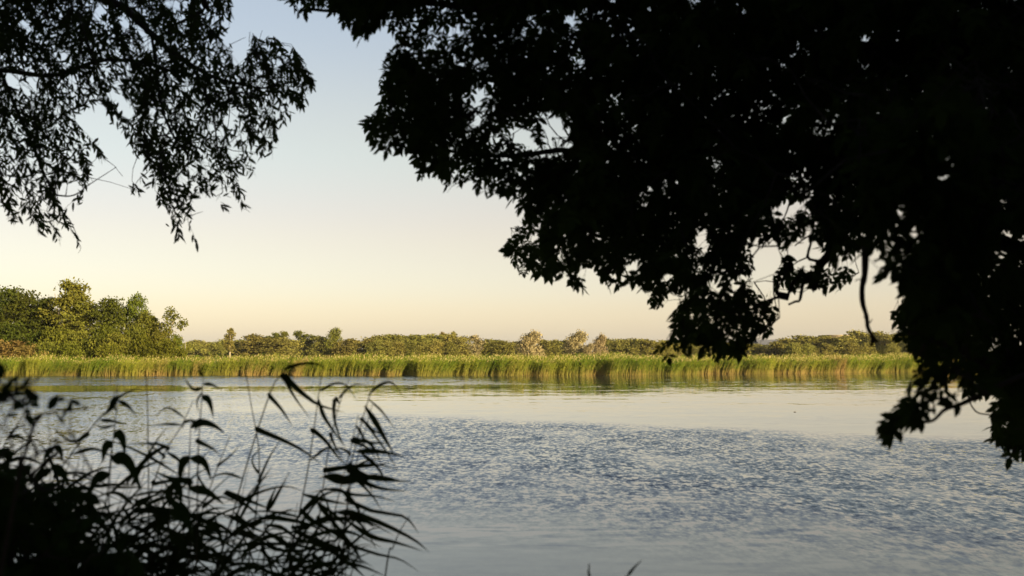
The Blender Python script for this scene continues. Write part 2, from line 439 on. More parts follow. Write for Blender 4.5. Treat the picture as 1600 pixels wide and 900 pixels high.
# ------------------------------------------------------------------ far reed bed (a mass nobody could count)
def reed_bed():
    x0, x1 = -120.0, 135.0
    nf, nb = 38000, 14000
    def batch(n, d0, d1, power):
        x = rng.uniform(x0, x1, n)
        # keep to what lies in or near the view
        y = d0 + (d1 - d0) * rng.random(n) ** power
        return x, y
    xf, df = batch(nf, 0.0, 5.0, 1.3)
    xb, db = batch(nb, 5.0, 26.0, 1.0)
    x = np.concatenate([xf, xb]); d = np.concatenate([df, db])
    # bays and tussocks along the edge
    bay = 0.8 * vnoise(x * 0.30, 11) + 0.9 * vnoise(x * 0.9 + d * .5, 12) + 0.6 * vnoise(x * 2.6 + d, 13)
    y = bank_y(x) + np.clip(bay * 0.85, -0.8, 1.7) * np.clip(1 - d / 6, 0, 1) + d
    n = len(x)
    front = d < 5
    hgt = 1.56 + 0.22 * vnoise(x * 0.25, 14) + 0.16 * vnoise(x * 0.9, 15) + rng.normal(0, 0.19, n) + 0.12 * vnoise(x * 3.3, 29) + 0.10 * np.clip(d, 0, 5) / 5
    hgt += np.clip((x - 25) * 0.006, 0, 0.5)
    z0 = np.where(d < 3.0, -0.05, 0.2)
    lean = 0.50 + 0.32 * vnoise(x * 0.55, 16) + rng.normal(0, 0.16, n)
    leany = rng.normal(-0.12, 0.12, n) - 0.15 * np.clip(1 - d / 1.5, 0, 1)
    base = np.stack([x, y, z0], 1)
    top = base + np.stack([lean, leany, hgt], 1)
    mid = base * 0.5 + top * 0.5 + np.stack([-lean * 0.18, -leany * 0.18, np.zeros(n)], 1)
    # tints: greens, straw and rust patches
    g1 = np.array([0.080, 0.135, 0.014]); g2 = np.array([0.235, 0.248, 0.034]); straw = np.array([0.34, 0.25, 0.10]); rust = np.array([0.24, 0.13, 0.05])
    v = np.clip(0.5 + 0.45 * vnoise(x * 0.35, 17) + rng.normal(0, 0.25, n), 0, 1)[:, None]
    leafc = g1 * (1 - v) + g2 * v
    dry = np.clip(1.5 * vnoise(x * 0.5, 18) * (0.6 + 0.4 * vnoise(x * 0.13, 19)) - 0.42 + rng.normal(0, 0.15, n), 0, 0.85)[:, None]
    leafc = leafc * (1 - dry) + (0.5 * straw + 0.5 * rust) * dry
    sm = np.clip(0.18 + 0.5 * vnoise(x * 0.4, 27) + dry[:, 0] + rng.normal(0, .2, n), 0, 1)[:, None]
    stemc = (straw * 0.55 + rust * 0.45) * sm + leafc * 0.9 * (1 - sm)
    VV, FF, CC, off = [], [], [], 0
    def add(V, F, C):
        nonlocal off
        VV.append(V.reshape(-1, 3)); FF.append(F.reshape(-1, 4) + off); CC.append(np.clip(C.reshape(-1, 3), 0.005, 1)); off += V.size // 3
    # stems (two quads), front ones only
    idx = np.where(front)[0]
    w = 0.018
    side = np.array([w, 0, 0])
    Vs = np.stack([base[idx] - side, base[idx] + side, mid[idx] - side, mid[idx] + side, top[idx] - side * .5, top[idx] + side * .5], 1)
    m_ = len(idx)
    Fs = (np.array([[0, 1, 3, 2], [2, 3, 5, 4]])[None] + (np.arange(m_) * 6)[:, None, None])
    low = (stemc * 0.65 + 0.35 * (straw * .6 + rust * .4))[idx]
    Cs = np.stack([low, low, 0.6 * low + 0.4 * leafc[idx], 0.6 * low + 0.4 * leafc[idx], leafc[idx], leafc[idx]], 1)
    add(Vs, Fs, Cs)
    # leaves: a bent kite of two quads
    def leaves(sel, tlo, thi):
        k = len(sel)
        t = rng.uniform(tlo, thi, k)[:, None]
        p = np.where(t < .5, base[sel] * (1 - 2 * t) + mid[sel] * 2 * t, mid[sel] * (2 - 2 * t) + top[sel] * (2 * t - 1))
        ang = rng.normal(0, 0.9, k)
        dirx = np.stack([np.cos(ang) * np.where(rng.random(k) < .82, 1, -1), np.sin(ang), np.zeros(k)], 1)
        L = rng.uniform(0.38, 0.70, k)[:, None]
        up = rng.uniform(0.25, 0.60, k)[:, None]
        q1 = p + dirx * L * 0.30 + np.array([0, 0, 1]) * L * up
        q2 = p + dirx * L * 0.72 + np.array([0, 0, 1]) * L * (up + rng.uniform(-0.45, 0.40, k)[:, None])
        wd = rng.uniform(0.013, 0.026, k)[:, None]
        sd = unit(np.cross(q2 - p, rng.normal(0, 1, (k, 3)))) * wd
        V = np.stack([p, q1 - sd, q1 + sd, q2], 1)
        # as a single quad p,q1-,q2,q1+
        F = np.array([[0, 1, 3, 2]])[None] + (np.arange(k) * 4)[:, None, None]
        br = (0.85 + 0.3 * rng.random((k, 1)))
        c = leafc[sel] * br
        lowmix = np.clip((0.28 - t) * 2.6, 0, 0.7)
        c = c * (1 - lowmix) + stemc[sel] * lowmix * 0.9
        add(V, F, np.repeat(c[:, None], 4, 1))
    for r_ in range(6):
        leaves(idx, 0.30, 1.0)
    leaves(idx[rng.random(len(idx)) < .5], 0.08, 0.5)
    back = np.where(~front)[0]
    for r_ in range(5):
        leaves(back, 0.72, 1.02)
    # plumes
    pl = np.where((d > 1.0) & (rng.random(n) < 0.42))[0]
    k = len(pl)
    a = top[pl] + np.array([0, 0, 0.02]); L = rng.uniform(0.16, 0.30, k)[:, None]
    b = a + np.stack([rng.uniform(0.05, 0.25, k), rng.normal(0, 0.05, k), np.ones(k)], 1) * L
    m1 = (a + b) / 2 + np.array([0.03, 0, 0]); m2 = (a + b) / 2 - np.array([0.03, 0, 0])
    V = np.stack([a, m1, b, m2], 1)
    F = np.array([[0, 1, 2, 3]])[None] + (np.arange(k) * 4)[:, None, None]
    c = np.array([0.42, 0.34, 0.15]) * (0.75 + 0.5 * rng.random((k, 1)))
    add(V, F, np.repeat(c[:, None], 4, 1))
    return mesh('reed_bed', np.concatenate(VV), np.concatenate(FF), col=np.concatenate(CC))
o = link('reed_bed', reed_bed(), M_reed)
tag(o, 'long sunlit bed of green and straw coloured reeds along the far bank', 'reeds', kind='stuff')

# ------------------------------------------------------------------ trees of the far bank
LEAFQ = np.array([(0, 0, 0), (0.5, 0.32, 0.06), (1, 0, 0), (0.5, -0.32, 0.06)], float)
LEAFF = np.array([[0, 1, 2, 3]])
def crown_mesh(name, seed, H, W, base, nl, nclump, nleaf, leaf, full=False, top_heavy=0.0, jag=1.0):
    """crown of height H (from base*H up), width W; lobes > clumps > leaves"""
    g = np.random.default_rng(seed)
    zc0, zc1 = base * H, H
    cen = []
    for i in range(nl):
        u = (i + 0.5) / nl
        z = zc0 + (zc1 - zc0) * u * 0.86
        prof = math.sin(math.pi * (0.12 + 0.80 * (u ** (1 + top_heavy)))) ** 0.7
        if full and u < 0.55: prof = 1.0
        a = g.uniform(0, 2 * math.pi); r = W / 2 * prof * g.uniform(0.15, 0.62)
        cen.append((r * math.cos(a), r * math.sin(a), z, min(max(0.16 * W, W * 0.32 * prof * g.uniform(0.75, 1.2)), 1.1 * (H - z))))
    cen = np.array(cen)
    lob = g.integers(0, nl, nclump)
    dirs = unit(g.normal(size=(nclump, 3)) + np.array([0, 0, 0.25]))
    rad = cen[lob, 3] * g.uniform(0.55, 1.12, nclump) ** jag
    cc = cen[lob, :3] + dirs * rad[:, None] * np.array([1, 1, 0.85])
    cc[:, 2] = np.maximum(cc[:, 2], zc0 * 0.8)
    crad = W * g.uniform(0.035, 0.085, nclump)
    li = g.integers(0, nclump, nleaf)
    pos = cc[li] + np.clip(g.normal(size=(nleaf, 3)), -1.5, 1.5) * crad[li][:, None] * np.array([1.15, 1.15, 0.7])
    kz = H / np.percentile(pos[:, 2], 99.7)
    pos[:, 2] *= kz; cen[:, 2] *= kz
    ax = unit(g.normal(size=(nleaf, 3)) + dirs[li] * 0.5)
    nr = unit(g.normal(size=(nleaf, 3)) * 0.7 + dirs[li] * 0.8 + np.array([0, 0, 0.5]))
    sc = leaf * g.uniform(0.6, 1.35, nleaf)
    M = frames(ax, nr) * sc[:, None, None]
    V, F = instance(LEAFQ, LEAFF, M, pos)
    return mesh(name, V, F), cen
def trunk_mesh(name, seed, H, W, r0, cen, lean=0.0, stems=1):
    g = np.random.default_rng(seed)
    tubes = []
    for s in range(stems):
        dx = 0 if stems == 1 else g.uniform(-0.12, 0.12) * W
        top = np.array([dx * 2.2 + g.normal(0, 0.05) * W + lean, g.normal(0, 0.05) * W, H * 0.86])
        p = smooth_path([(dx * .4, 0, -0.4), (dx * .8 + g.normal(0, .02) * W, 0, H * 0.3), (dx * 1.5 + lean * .4, g.normal(0, .02) * W, H * .55), top], 9)
        rr = r0 / math.sqrt(stems) * np.linspace(1, 0.18, 9); rr[0] *= 1.35
        tubes.append(tube(p, rr, 7))
        for c in cen:
            if g.random() < (0.9 if stems == 1 else 0.5):
                k = int(np.clip(np.searchsorted(p[:, 2], c[2] - 0.28 * H * 0.5), 1, 7))
                b = p[k]; e = c[:3]
                m = (b + e) / 2 + np.array([0, 0, -0.04 * H])
                tubes.append(tube(smooth_path([b, m, e], 5), rr[k] * 0.55 * np.linspace(1, 0.25, 5), 5))
    return tube_mesh(name, tubes)

VARIANTS = {}
def variant(key, **kw):
    seed = kw.pop('seed'); stems = kw.pop('stems', 1); r0 = kw.pop('r0', 0.22)
    cm, cen = crown_mesh(key + '_crown', seed, **kw)
    tm = trunk_mesh(key + '_trunk', seed + 50, kw['H'], kw['W'], r0, cen, stems=stems)
    VARIANTS[key] = (cm, tm, kw['H'], kw['W'])
variant('round_a', seed=1, H=10, W=8, base=0.16, nl=11, nclump=230, nleaf=9000, leaf=0.36)
variant('round_b', seed=2, H=10, W=9, base=0.10, nl=14, nclump=260, nleaf=10000, leaf=0.36)
variant('tall_a', seed=3, H=12, W=6, base=0.38, nl=10, nclump=170, nleaf=6500, leaf=0.34, top_heavy=0.3, stems=2, r0=.26)
variant('tall_b', seed=4, H=12, W=5.5, base=0.20, nl=11, nclump=190, nleaf=7500, leaf=0.34)
variant('sparse', seed=5, H=9, W=5, base=0.26, nl=13, nclump=46, nleaf=1500, leaf=0.30, r0=.15)
variant('bush_a', seed=6, H=3.6, W=5, base=0.0, nl=9, nclump=130, nleaf=4200, leaf=0.24, r0=.06, stems=3, full=True)
variant('bush_b', seed=7, H=3.6, W=5.5, base=0.0, nl=11, nclump=150, nleaf=4800, leaf=0.24, r0=.06, stems=3, jag=1.6, full=True)
variant('line_a', seed=11, H=10, W=8, base=0.04, nl=15, nclump=240, nleaf=5200, leaf=0.52, full=True)
variant('line_b', seed=12, H=10, W=9, base=0.04, nl=15, nclump=240, nleaf=5200, leaf=0.52, full=True)
variant('line_c', seed=13, H=10, W=7, base=0.06, nl=15, nclump=240, nleaf=5200, leaf=0.52, full=True)
variant('line_d', seed=14, H=10, W=8, base=0.02, nl=15, nclump=240, nleaf=5200, leaf=0.52, jag=1.5, full=True)
variant('poplar', seed=15, H=11, W=5, base=0.10, nl=12, nclump=120, nleaf=2200, leaf=0.5, jag=1.8)
variant('silver', seed=16, H=9, W=8, base=0.03, nl=13, nclump=210, nleaf=6000, leaf=0.5, full=True)
variant('lone', seed=17, H=10, W=4.6, base=0.34, nl=8, nclump=60, nleaf=1500, leaf=0.5, r0=.32)

MESHMAT = {}
def place_tree(name, key, mat, px, top, wpx, dist, label, cat='tree', group=None, bark=None, rz=None, zb=0.4):
    cm, tm, H, W = VARIANTS[key]
    b = P(px, 450, dist)
    zt = P(px, top, dist)[2]
    h = zt - zb
    s = wpx / FOC * dist / W
    if dist < 160: s *= 1.22
    root = empty(name, (b[0], b[1], zb), label, cat, group)
    root.rotation_euler = (0, 0, rng.uniform(0, 6.28) if rz is None else rz)
    sc = (s, s, h / H)
    for nm, me_, mt in (('crown', cm, mat), ('trunk', tm, bark or M_bark)):
        k = (me_.name, mt.name)
        if k not in MESHMAT:
            c = me_.copy() if me_.materials else me_
            if not c.materials: c.materials.append(mt)
            else: c.materials[0] = mt
            MESHMAT[k] = c
        o = link(nm, MESHMAT[k], None, root)
        o.scale = sc
    return root

G1 = 'trees of the wood on the left far bank'
place_tree('broadleaf_tree', 'round_a', M_dark, 8, 452, 84, 150, 'dark broad tree at the left edge of the far wood', group=G1)
place_tree('broadleaf_tree', 'round_b', M_dark, 46, 458, 78, 147, 'dark round-topped tree just left of the tallest tree of the far wood', group=G1, bark=M_palebark)
place_tree('broadleaf_tree', 'tall_a', M_dark, 75, 466, 44, 144, 'dark narrow tree with pale bare trunks left of the tallest tree', group=G1, bark=M_palebark)
place_tree('broadleaf_tree', 'tall_a', M_gold, 109, 440, 58, 142, 'tallest tree of the far wood, golden green with pale trunks', group=G1, bark=M_palebark, rz=0.4)
place_tree('broadleaf_tree', 'tall_b', M_gold, 132, 470, 52, 141, 'olive gold tree leaning against the right side of the tallest tree', group=G1)
place_tree('broadleaf_tree', 'round_a', M_dark, 170, 468, 66, 140, 'dense dark green rounded tree in the middle of the far wood', group=G1, bark=M_palebark)
place_tree('broadleaf_tree', 'tall_b', M_wood, 212, 461, 38, 141, 'bright green tree with a narrow domed top at the wood\'s right half', group=G1)
place_tree('broadleaf_tree', 'tall_b', M_gold, 232, 488, 40, 138, 'light green tree stepping down to the right of the domed tree', group=G1)
place_tree('broadleaf_tree', 'sparse', M_gold, 267, 481, 46, 136, 'thin open-crowned tree at the right end of the far wood', group=G1, bark=M_palebark)
place_tree('broadleaf_tree', 'sparse', M_gold, 246, 502, 34, 137, 'short airy tree between the domed tree and the thin open-crowned tree', group=G1, bark=M_palebark)
G2 = 'bushes in front of the far wood'
for px, top, w, d, mt, k, lab in [
    (18, 533, 80, 130, M_rust, 'bush_a', 'rusty brown bush at the far left edge above the reeds'),
    (47, 540, 50, 129, M_rust, 'bush_b', 'low rust and green bush next to the brown bush at far left'),
    (20, 505, 70, 138, M_dark, 'bush_b', 'tall dark bush under the trees at the left edge'),
    (64, 520, 56, 134, M_dark, 'bush_b', 'dark green bush below the pale bare trunks'),
    (93, 513, 58, 133, M_wood, 'bush_a', 'green bush below the tallest tree of the far wood'),
    (78, 535, 50, 130, M_gold, 'bush_b', 'low yellowish bush below the tallest tree, above the reeds'),
    (122, 518, 56, 132, M_gold, 'bush_b', 'golden bush right below the olive gold tree'),
    (112, 537, 46, 129, M_wood, 'bush_b', 'low green bush at the foot of the golden bush'),
    (150, 528, 54, 131, M_dark, 'bush_a', 'dark bush left below the dense rounded tree'),
    (170, 509, 48, 134, M_wood, 'bush_a', 'tall green bush under the dense dark rounded tree'),
    (192, 522, 52, 131, M_gold, 'bush_a', 'light green bush in the middle of the wood edge'),
    (206, 508, 50, 135, M_gold, 'bush_b', 'tall brownish gold bush below the domed tree'),
    (226, 526, 50, 131, M_wood, 'bush_b', 'green bush below the light green stepping tree'),
    (176, 538, 46, 128, M_wood, 'bush_b', 'small low bush above the reeds in the middle of the wood'),
    (246, 518, 44, 132, M_gold, 'bush_a', 'golden green bush below the short airy tree'),
    (265, 530, 44, 130, M_wood, 'bush_b', 'green bush at the foot of the thin open-crowned tree'),
    (279, 526, 24, 134, M_wood, 'bush_a', 'small upright bush closing the right end of the far wood')]:
    place_tree('bush', k, mt, px, top, w, d, lab, 'bush', G2)

G3 = 'trees of the distant line'
ORD = ['first', 'second', 'third', 'fourth', 'fifth', 'sixth', 'seventh', 'eighth', 'ninth', 'tenth', 'eleventh', 'twelfth', 'thirteenth', 'fourteenth', 'fifteenth']
LK = ['line_a', 'line_b', 'line_c', 'line_d']
segs = [
    ('low far tree, {} to the right of the two thin masts', [(296, 535, 30), (312, 532, 30), (329, 535, 28), (345, 531, 30)]),
    ('far green tree, {} to the right of the lone tree with bare trunk', [(375, 531, 34), (395, 523, 36), (413, 527, 34), (430, 529, 36)]),
    ('low far tree, {} below and right of the pale feathery poplars', [(452, 528, 34), (478, 529, 34), (500, 526, 30)]),
    ('far tree, {} of the line right of the pale round-headed tree', [(545, 530, 34), (560, 533, 30), (577, 530, 34), (594, 524, 40), (614, 523, 40), (633, 525, 38), (652, 524, 40), (670, 523, 34), (690, 524, 38), (706, 522, 30), (722, 527, 34)]),
    ('low far tree, {} between the slim pale tree and the large silvery willow', [(757, 531, 30), (773, 532, 34), (790, 533, 34), (806, 534, 30)]),
    ('low far tree, {} between the two large silvery willows', [(850, 531, 32), (866, 532, 32), (881, 532, 28)]),
    ('far tree, {} to the right of the small silvery willow', [(952, 529, 30), (968, 530, 30), (985, 529, 28), (999, 531, 28), (1013, 531, 28), (1030, 532, 30)]),
    ('far tree, {} seen behind the hanging maple spray', [(1050, 533, 34), (1072, 533, 34), (1095, 533, 36), (1118, 534, 34), (1140, 534, 36), (1160, 535, 34), (1180, 537, 30)]),
    ('far tree, {} to the right of the grey roofs', [(1213, 535, 30), (1228, 529, 32), (1248, 525, 36), (1268, 526, 34), (1284, 525, 30), (1300, 527, 34), (1317, 525, 32), (1338, 518, 36), (1358, 522, 32), (1380, 519, 36), (1400, 521, 34), (1420, 522, 36), (1445, 522, 38)]),
]
k = 0
for lab, lst in segs:
    for i, (px, top, w) in enumerate(lst):
        k += 1
        place_tree('distant_tree', LK[(k * 3 + k // 4) % 4], M_line, px, top, w * 1.65, 330 + 30 * vnoise(k * 1.7, 8), lab.format(ORD[i]), 'tree', G3)
k = 0
for px, top, w in [(588, 531, 36), (606, 533, 34), (626, 534, 34), (645, 533, 30), (664, 535, 34), (684, 533, 30), (702, 535, 34), (1240, 536, 32), (1262, 537, 30), (1290, 537, 30), (1325, 536, 34), (1352, 535, 34), (1390, 536, 34)]:
    k += 1
    side = 'left' if px < 800 else 'right'
    i = k if px < 800 else k - 7
    place_tree('distant_tree', LK[k % 4], M_line, px, top, w, 285, f'low rounded tree in front of the {"central" if side == "left" else "right"} far tree line, {ORD[i-1]} from the left', 'tree', G3)
G4 = 'pale trees of the distant line'
place_tree('lone_tree', 'lone', M_line, 361, 514, 24, 240, 'lone slim tree with a bare reddish trunk left of the far line', 'tree', bark=M_palebark)
for px, top, w, lab in [(430, 520, 22, 'pale feathery poplar, left of the two poplar groups'), (443, 518, 24, 'pale feathery poplar in the middle of the left poplar group'), (470, 517, 30, 'pale round-topped poplar between feathery poplar and round-headed tree'), (489, 524, 22, 'short feathery poplar right beside the round-topped poplar')]:
    place_tree('poplar_tree', 'poplar', M_gold, px, top, w, 345, lab, 'tree', G4)
place_tree('distant_tree', 'line_a', M_gold, 524, 513, 30, 335, 'pale round-headed tree standing above the left part of the far line', 'tree', G4)
place_tree('distant_tree', 'line_c', M_rust, 693, 520, 20, 350, 'pinkish brown treetop peeking above the central far trees', 'tree', G4)
place_tree('distant_tree', 'line_c', M_line, 708, 519, 16, 348, 'small dark green dome beside the pinkish brown treetop', 'tree', G4)
place_tree('silver_willow', 'poplar', M_silver, 743, 524, 26, 300, 'slim pale willow left of the large silvery willows', 'tree', G4)
place_tree('silver_willow', 'silver', M_silver, 828, 518, 44, 270, 'large silvery willow, the left of two large ones', 'tree', G4)
place_tree('silver_willow', 'silver', M_silver, 900, 518, 42, 272, 'large silvery willow, the right of two large ones', 'tree', G4)
place_tree('silver_willow', 'silver', M_silver, 936, 523, 26, 276, 'small silvery willow right of the two large ones', 'tree', G4)
place_tree('silver_willow', 'silver', M_silver, 919, 537, 22, 268, 'low pale willow bush between large and small silvery willow', 'tree', G4)

# ------------------------------------------------------------------ far buildings, masts
def box(V, F, x0, x1, y0, y1, z0, z1):
    o = len(V)
    V += [(x0, y0, z0), (x1, y0, z0), (x1, y1, z0), (x0, y1, z0), (x0, y0, z1), (x1, y0, z1), (x1, y1, z1), (x0, y1, z1)]
    F += [[o + i for i in f] for f in ((0, 3, 2, 1), (4, 5, 6, 7), (0, 1, 5, 4), (1, 2, 6, 5), (2, 3, 7, 6), (3, 0, 4, 7))]
def boxm(name, *bs):
    V, F = [], []
    for b in bs: box(V, F, *b)
    return mesh(name, V, F)
M_wall = solid_mat('pale_wall', (0.13, 0.13, 0.135), (0.18, 0.18, 0.18), 1.5, 0.9, 0.05)
M_roof = solid_mat('grey_roof', (0.10, 0.105, 0.12), (0.15, 0.155, 0.17), 2, 0.8, 0.1)
M_brown = solid_mat('brown_wall', (0.22, 0.18, 0.11), (0.30, 0.25, 0.16), 2, 0.9, 0.1)
M_glass = solid_mat('window_glass', (0.03, 0.04, 0.05), (0.05, 0.06, 0.07), 3, 0.15, 0)
M_mast = solid_mat('mast_metal', (0.26, 0.25, 0.23), (0.34, 0.33, 0.31), 3, 0.5, 0)
def house(px0, px1, top, dist, hip, label, wall, roof, depth=14, flat=False, nwin=5):
    a, b = P(px0, 450, dist), P(px1, 450, dist)
    zt = P(px0, top, dist)[2]
    w = b[0] - a[0]
    t = empty('building', ((a[0] + b[0]) / 2, a[1], 0.6), label, 'building')
    zw = zt - 0.6 - hip
    link('wall', boxm('wall', (-w / 2, w / 2, 0, depth, -0.5, zw)), wall, t)
    if flat:
        link('roof', boxm('roof', (-w / 2 - .3, w / 2 + .3, -.3, depth + .3, zw + .003, zw + hip)), roof, t)
    else:
        e = 0.6
        V = [(-w / 2 - e, -e, zw), (w / 2 + e, -e, zw), (w / 2 + e, depth + e, zw), (-w / 2 - e, depth + e, zw), (-w / 2 - e, depth / 2, zw + hip), (w / 2 + e, depth / 2, zw + hip)]
        me_ = bpy.data.meshes.new('roof'); me_.from_pydata(V, [], [(0, 1, 5, 4), (2, 3, 4, 5), (0, 4, 3), (1, 2, 5), (0, 3, 2, 1)]); me_.update()
        link('roof', me_, roof, t)
    ww = w / nwin
    wm = boxm('window', (-ww * .28, ww * .28, -0.06, 0.02, -0.7, 0.7))
    for i in range(nwin):
        link('window', wm, M_glass, t, (-w / 2 + ww * (i + .5), 0, zw - 1.4))
    return t
house(1186, 1216, 530.5, 520, 2.2, 'long pale building with grey roof between far trees at right', M_wall, M_roof)
house(1176, 1206, 536.5, 430, 2.0, 'lower pale shed with grey roof in front of the long building', M_wall, M_roof, nwin=4)
house(1294, 1332, 523.2, 420, 0.6, 'flat-roofed brown block rising above the far trees at right', M_brown, M_brown, flat=True, nwin=6)
def mast(px, top, dist, label, r=0.05):
    b = P(px, 450, dist); zt = P(px, top, dist)[2]
    t = empty('mast', (b[0], b[1], 0.5), label, 'mast', 'thin masts on the far bank')
    h = zt - 0.5
    link('pole', tube_mesh('pole', [tube([(0, 0, -.3), (0, 0, h * .5), (0, 0, h)], [r, r * .8, r * .5], 7)]), M_mast, t)
    link('cap', tube_mesh('cap', [tube([(0, 0, h - .02), (0, 0, h + .12)], [r * .9, r * .6], 7)]), M_mast, t)
mast(286, 535, 190, 'thin pale mast, left of the two beside the far wood')
mast(291.5, 536, 190, 'thin pale mast, right of the two beside the far wood')
mast(1329.5, 512, 415, 'thin antenna above the flat-roofed brown block', 0.12)
# small pale box by the masts
a = P(281, 450, 165)
t = empty('utility_box', (a[0], a[1], 0.5), 'small pale box beside the far wood above the reeds', 'box')
link('cabinet', boxm('cabinet', (-.14, .14, -.12, .12, -.1, 2.45)), M_wall, t)
link('lid', boxm('lid', (-.17, .17, -.15, .15, 2.453, 2.52)), M_roof, t)

# ------------------------------------------------------------------ near foliage: where it hangs in the view
# The outlines below only say which part of the air a crown fills at its own distance; leaves, twigs and boughs
# are placed at real depths through that volume.
CX0, CY0, CX1, CY1, CR = -700, -900, 2700, 1100, 2.5
gx_ = np.arange(CX0, CX1, CR) + CR / 2; gy_ = np.arange(CY0, CY1, CR) + CR / 2
def raster(poly):
    poly = np.asarray(poly, float)
    out = np.zeros((len(gy_), len(gx_)), bool)
    y0, y1 = poly[:, 1].min(), poly[:, 1].max()
    r = np.where((gy_ > y0) & (gy_ < y1))[0]
    x1, y1_ = poly[:, 0], poly[:, 1]; x2, y2 = np.roll(x1, -1), np.roll(y1_, -1)
    for i in r:
        y = gy_[i]
        c = (y1_ > y) != (y2 > y)
        if not c.any(): continue
        xi = np.sort(x1[c] + (y - y1_[c]) / (y2[c] - y1_[c]) * (x2[c] - x1[c]))
        out[i] = np.searchsorted(xi, gx_) % 2 == 1
    return out
def circles(D, lst, grow=0.0):
    for x, y, r in lst:
        if r > 0: r += grow
        m = (gx_[None] - x) ** 2 + ((gy_[:, None] - y) * 1.0) ** 2 < r * r
        D[m] = -1
def look(D, px, py):
    i = np.clip(((np.asarray(py) - CY0) / CR).astype(int), 0, D.shape[0] - 1)
    j = np.clip(((np.asarray(px) - CX0) / CR).astype(int), 0, D.shape[1] - 1)
    return D[i, j]

MAPLE_MAIN = [(420, -120), (437, -12), (447, 6), (455, 18), (470, 23), (478, 30), (490, 18), (500, 14), (520, 22), (530, 38), (536, 52), (548, 64), (558, 66), (572, 55), (590, 52), (598, 46), (606, 32), (622, 36), (632, 46), (645, 60), (640, 70),
    (628, 72), (615, 74), (610, 88), (598, 92), (594, 108), (588, 118), (592, 132), (594, 150), (582, 165), (575, 178), (552, 188), (552, 198), (570, 206), (576, 232), (594, 250), (606, 238), (618, 236), (640, 252), (648, 272), (662, 278), (672, 270), (686, 298), (698, 308), (706, 294), (722, 302), (745, 297),
    (760, 308), (775, 305), (792, 316), (806, 326), (812, 350), (795, 352), (780, 372), (776, 398), (792, 402), (800, 404), (795, 430), (812, 436), (830, 430), (847, 434), (858, 434), (880, 424), (888, 440), (892, 452), (905, 448), (915, 456), (935, 446), (952, 452), (958, 466), (972, 456), (990, 456), (1002, 448), (1010, 470), (1022, 484), (1030, 490), (1040, 476),
    (1046, 488), (1036, 500), (1046, 514), (1040, 526), (1028, 540), (1022, 560), (1042, 566), (1056, 552), (1072, 556), (1086, 566), (1104, 560), (1122, 566), (1140, 560), (1152, 564), (1164, 546), (1180, 540), (1192, 528), (1206, 518), (1214, 508), (1222, 498), (1212, 492), (1204, 482),
    (1196, 462), (1180, 470), (1172, 462), (1164, 440), (1178, 426), (1182, 408), (1172, 396), (1170, 378), (1172, 366), (1190, 352), (1202, 340), (1204, 326), (1214, 316), (1226, 318), (1240, 312), (1262, 314), (1266, 330), (1276, 350), (1274, 376), (1282, 394), (1290, 408), (1302, 418), (1308, 408), (1326, 400), (1344, 394),
    (1352, 404), (1362, 400), (1372, 396), (1384, 398), (1378, 414), (1366, 430), (1362, 442), (1374, 440), (1388, 428), (1398, 424), (1408, 420), (1418, 428), (1402, 452), (1404, 462), (1416, 466), (1408, 476), (1388, 482), (1386, 494), (1398, 500), (1404, 516), (1400, 526), (1412, 542), (1424, 550), (1432, 566), (1430, 584), (1446, 598), (1460, 592), (1474, 604), (1500, 602), (1516, 618), (1526, 628), (1546, 618),
    (1552, 640), (1546, 656), (1552, 668), (1532, 680), (1548, 692), (1562, 708), (1570, 724), (1590, 732), (1600, 716), (1640, 760), (1720, 800), (1850, 780), (2100, 700), (2500, 500), (2600, 100), (2500, -500), (2000, -850), (1200, -850), (700, -700), (450, -500)]
MAPLE_HALF = [  # lighter clusters of the same tree
    ([(606, 34), (632, 46), (655, 30), (700, -5), (720, 30), (712, 80), (690, 86), (650, 84), (618, 74)], 0.55),
    ([(1170, 364), (1200, 350), (1232, 345), (1238, 332), (1256, 322), (1268, 345), (1262, 362), (1242, 366), (1236, 388), (1222, 396), (1205, 390), (1184, 396), (1170, 386)], 0.75),
    ([(1180, 436), (1202, 430), (1208, 412), (1234, 404), (1240, 414), (1256, 420), (1276, 424), (1300, 428), (1318, 424), (1333, 434), (1322, 452), (1300, 458), (1285, 448), (1262, 452), (1226, 448), (1212, 458), (1192, 444)], 0.8),
    ([(1372, 690), (1374, 668), (1396, 642), (1414, 634), (1428, 632), (1440, 640), (1455, 632), (1452, 650), (1438, 662), (1420, 664), (1404, 680), (1388, 692)], 0.9),
    ([(1414, 612), (1428, 598), (1446, 610), (1460, 612), (1476, 622), (1500, 610), (1506, 624), (1480, 636), (1462, 630), (1450, 636), (1432, 614)], 0.8)]
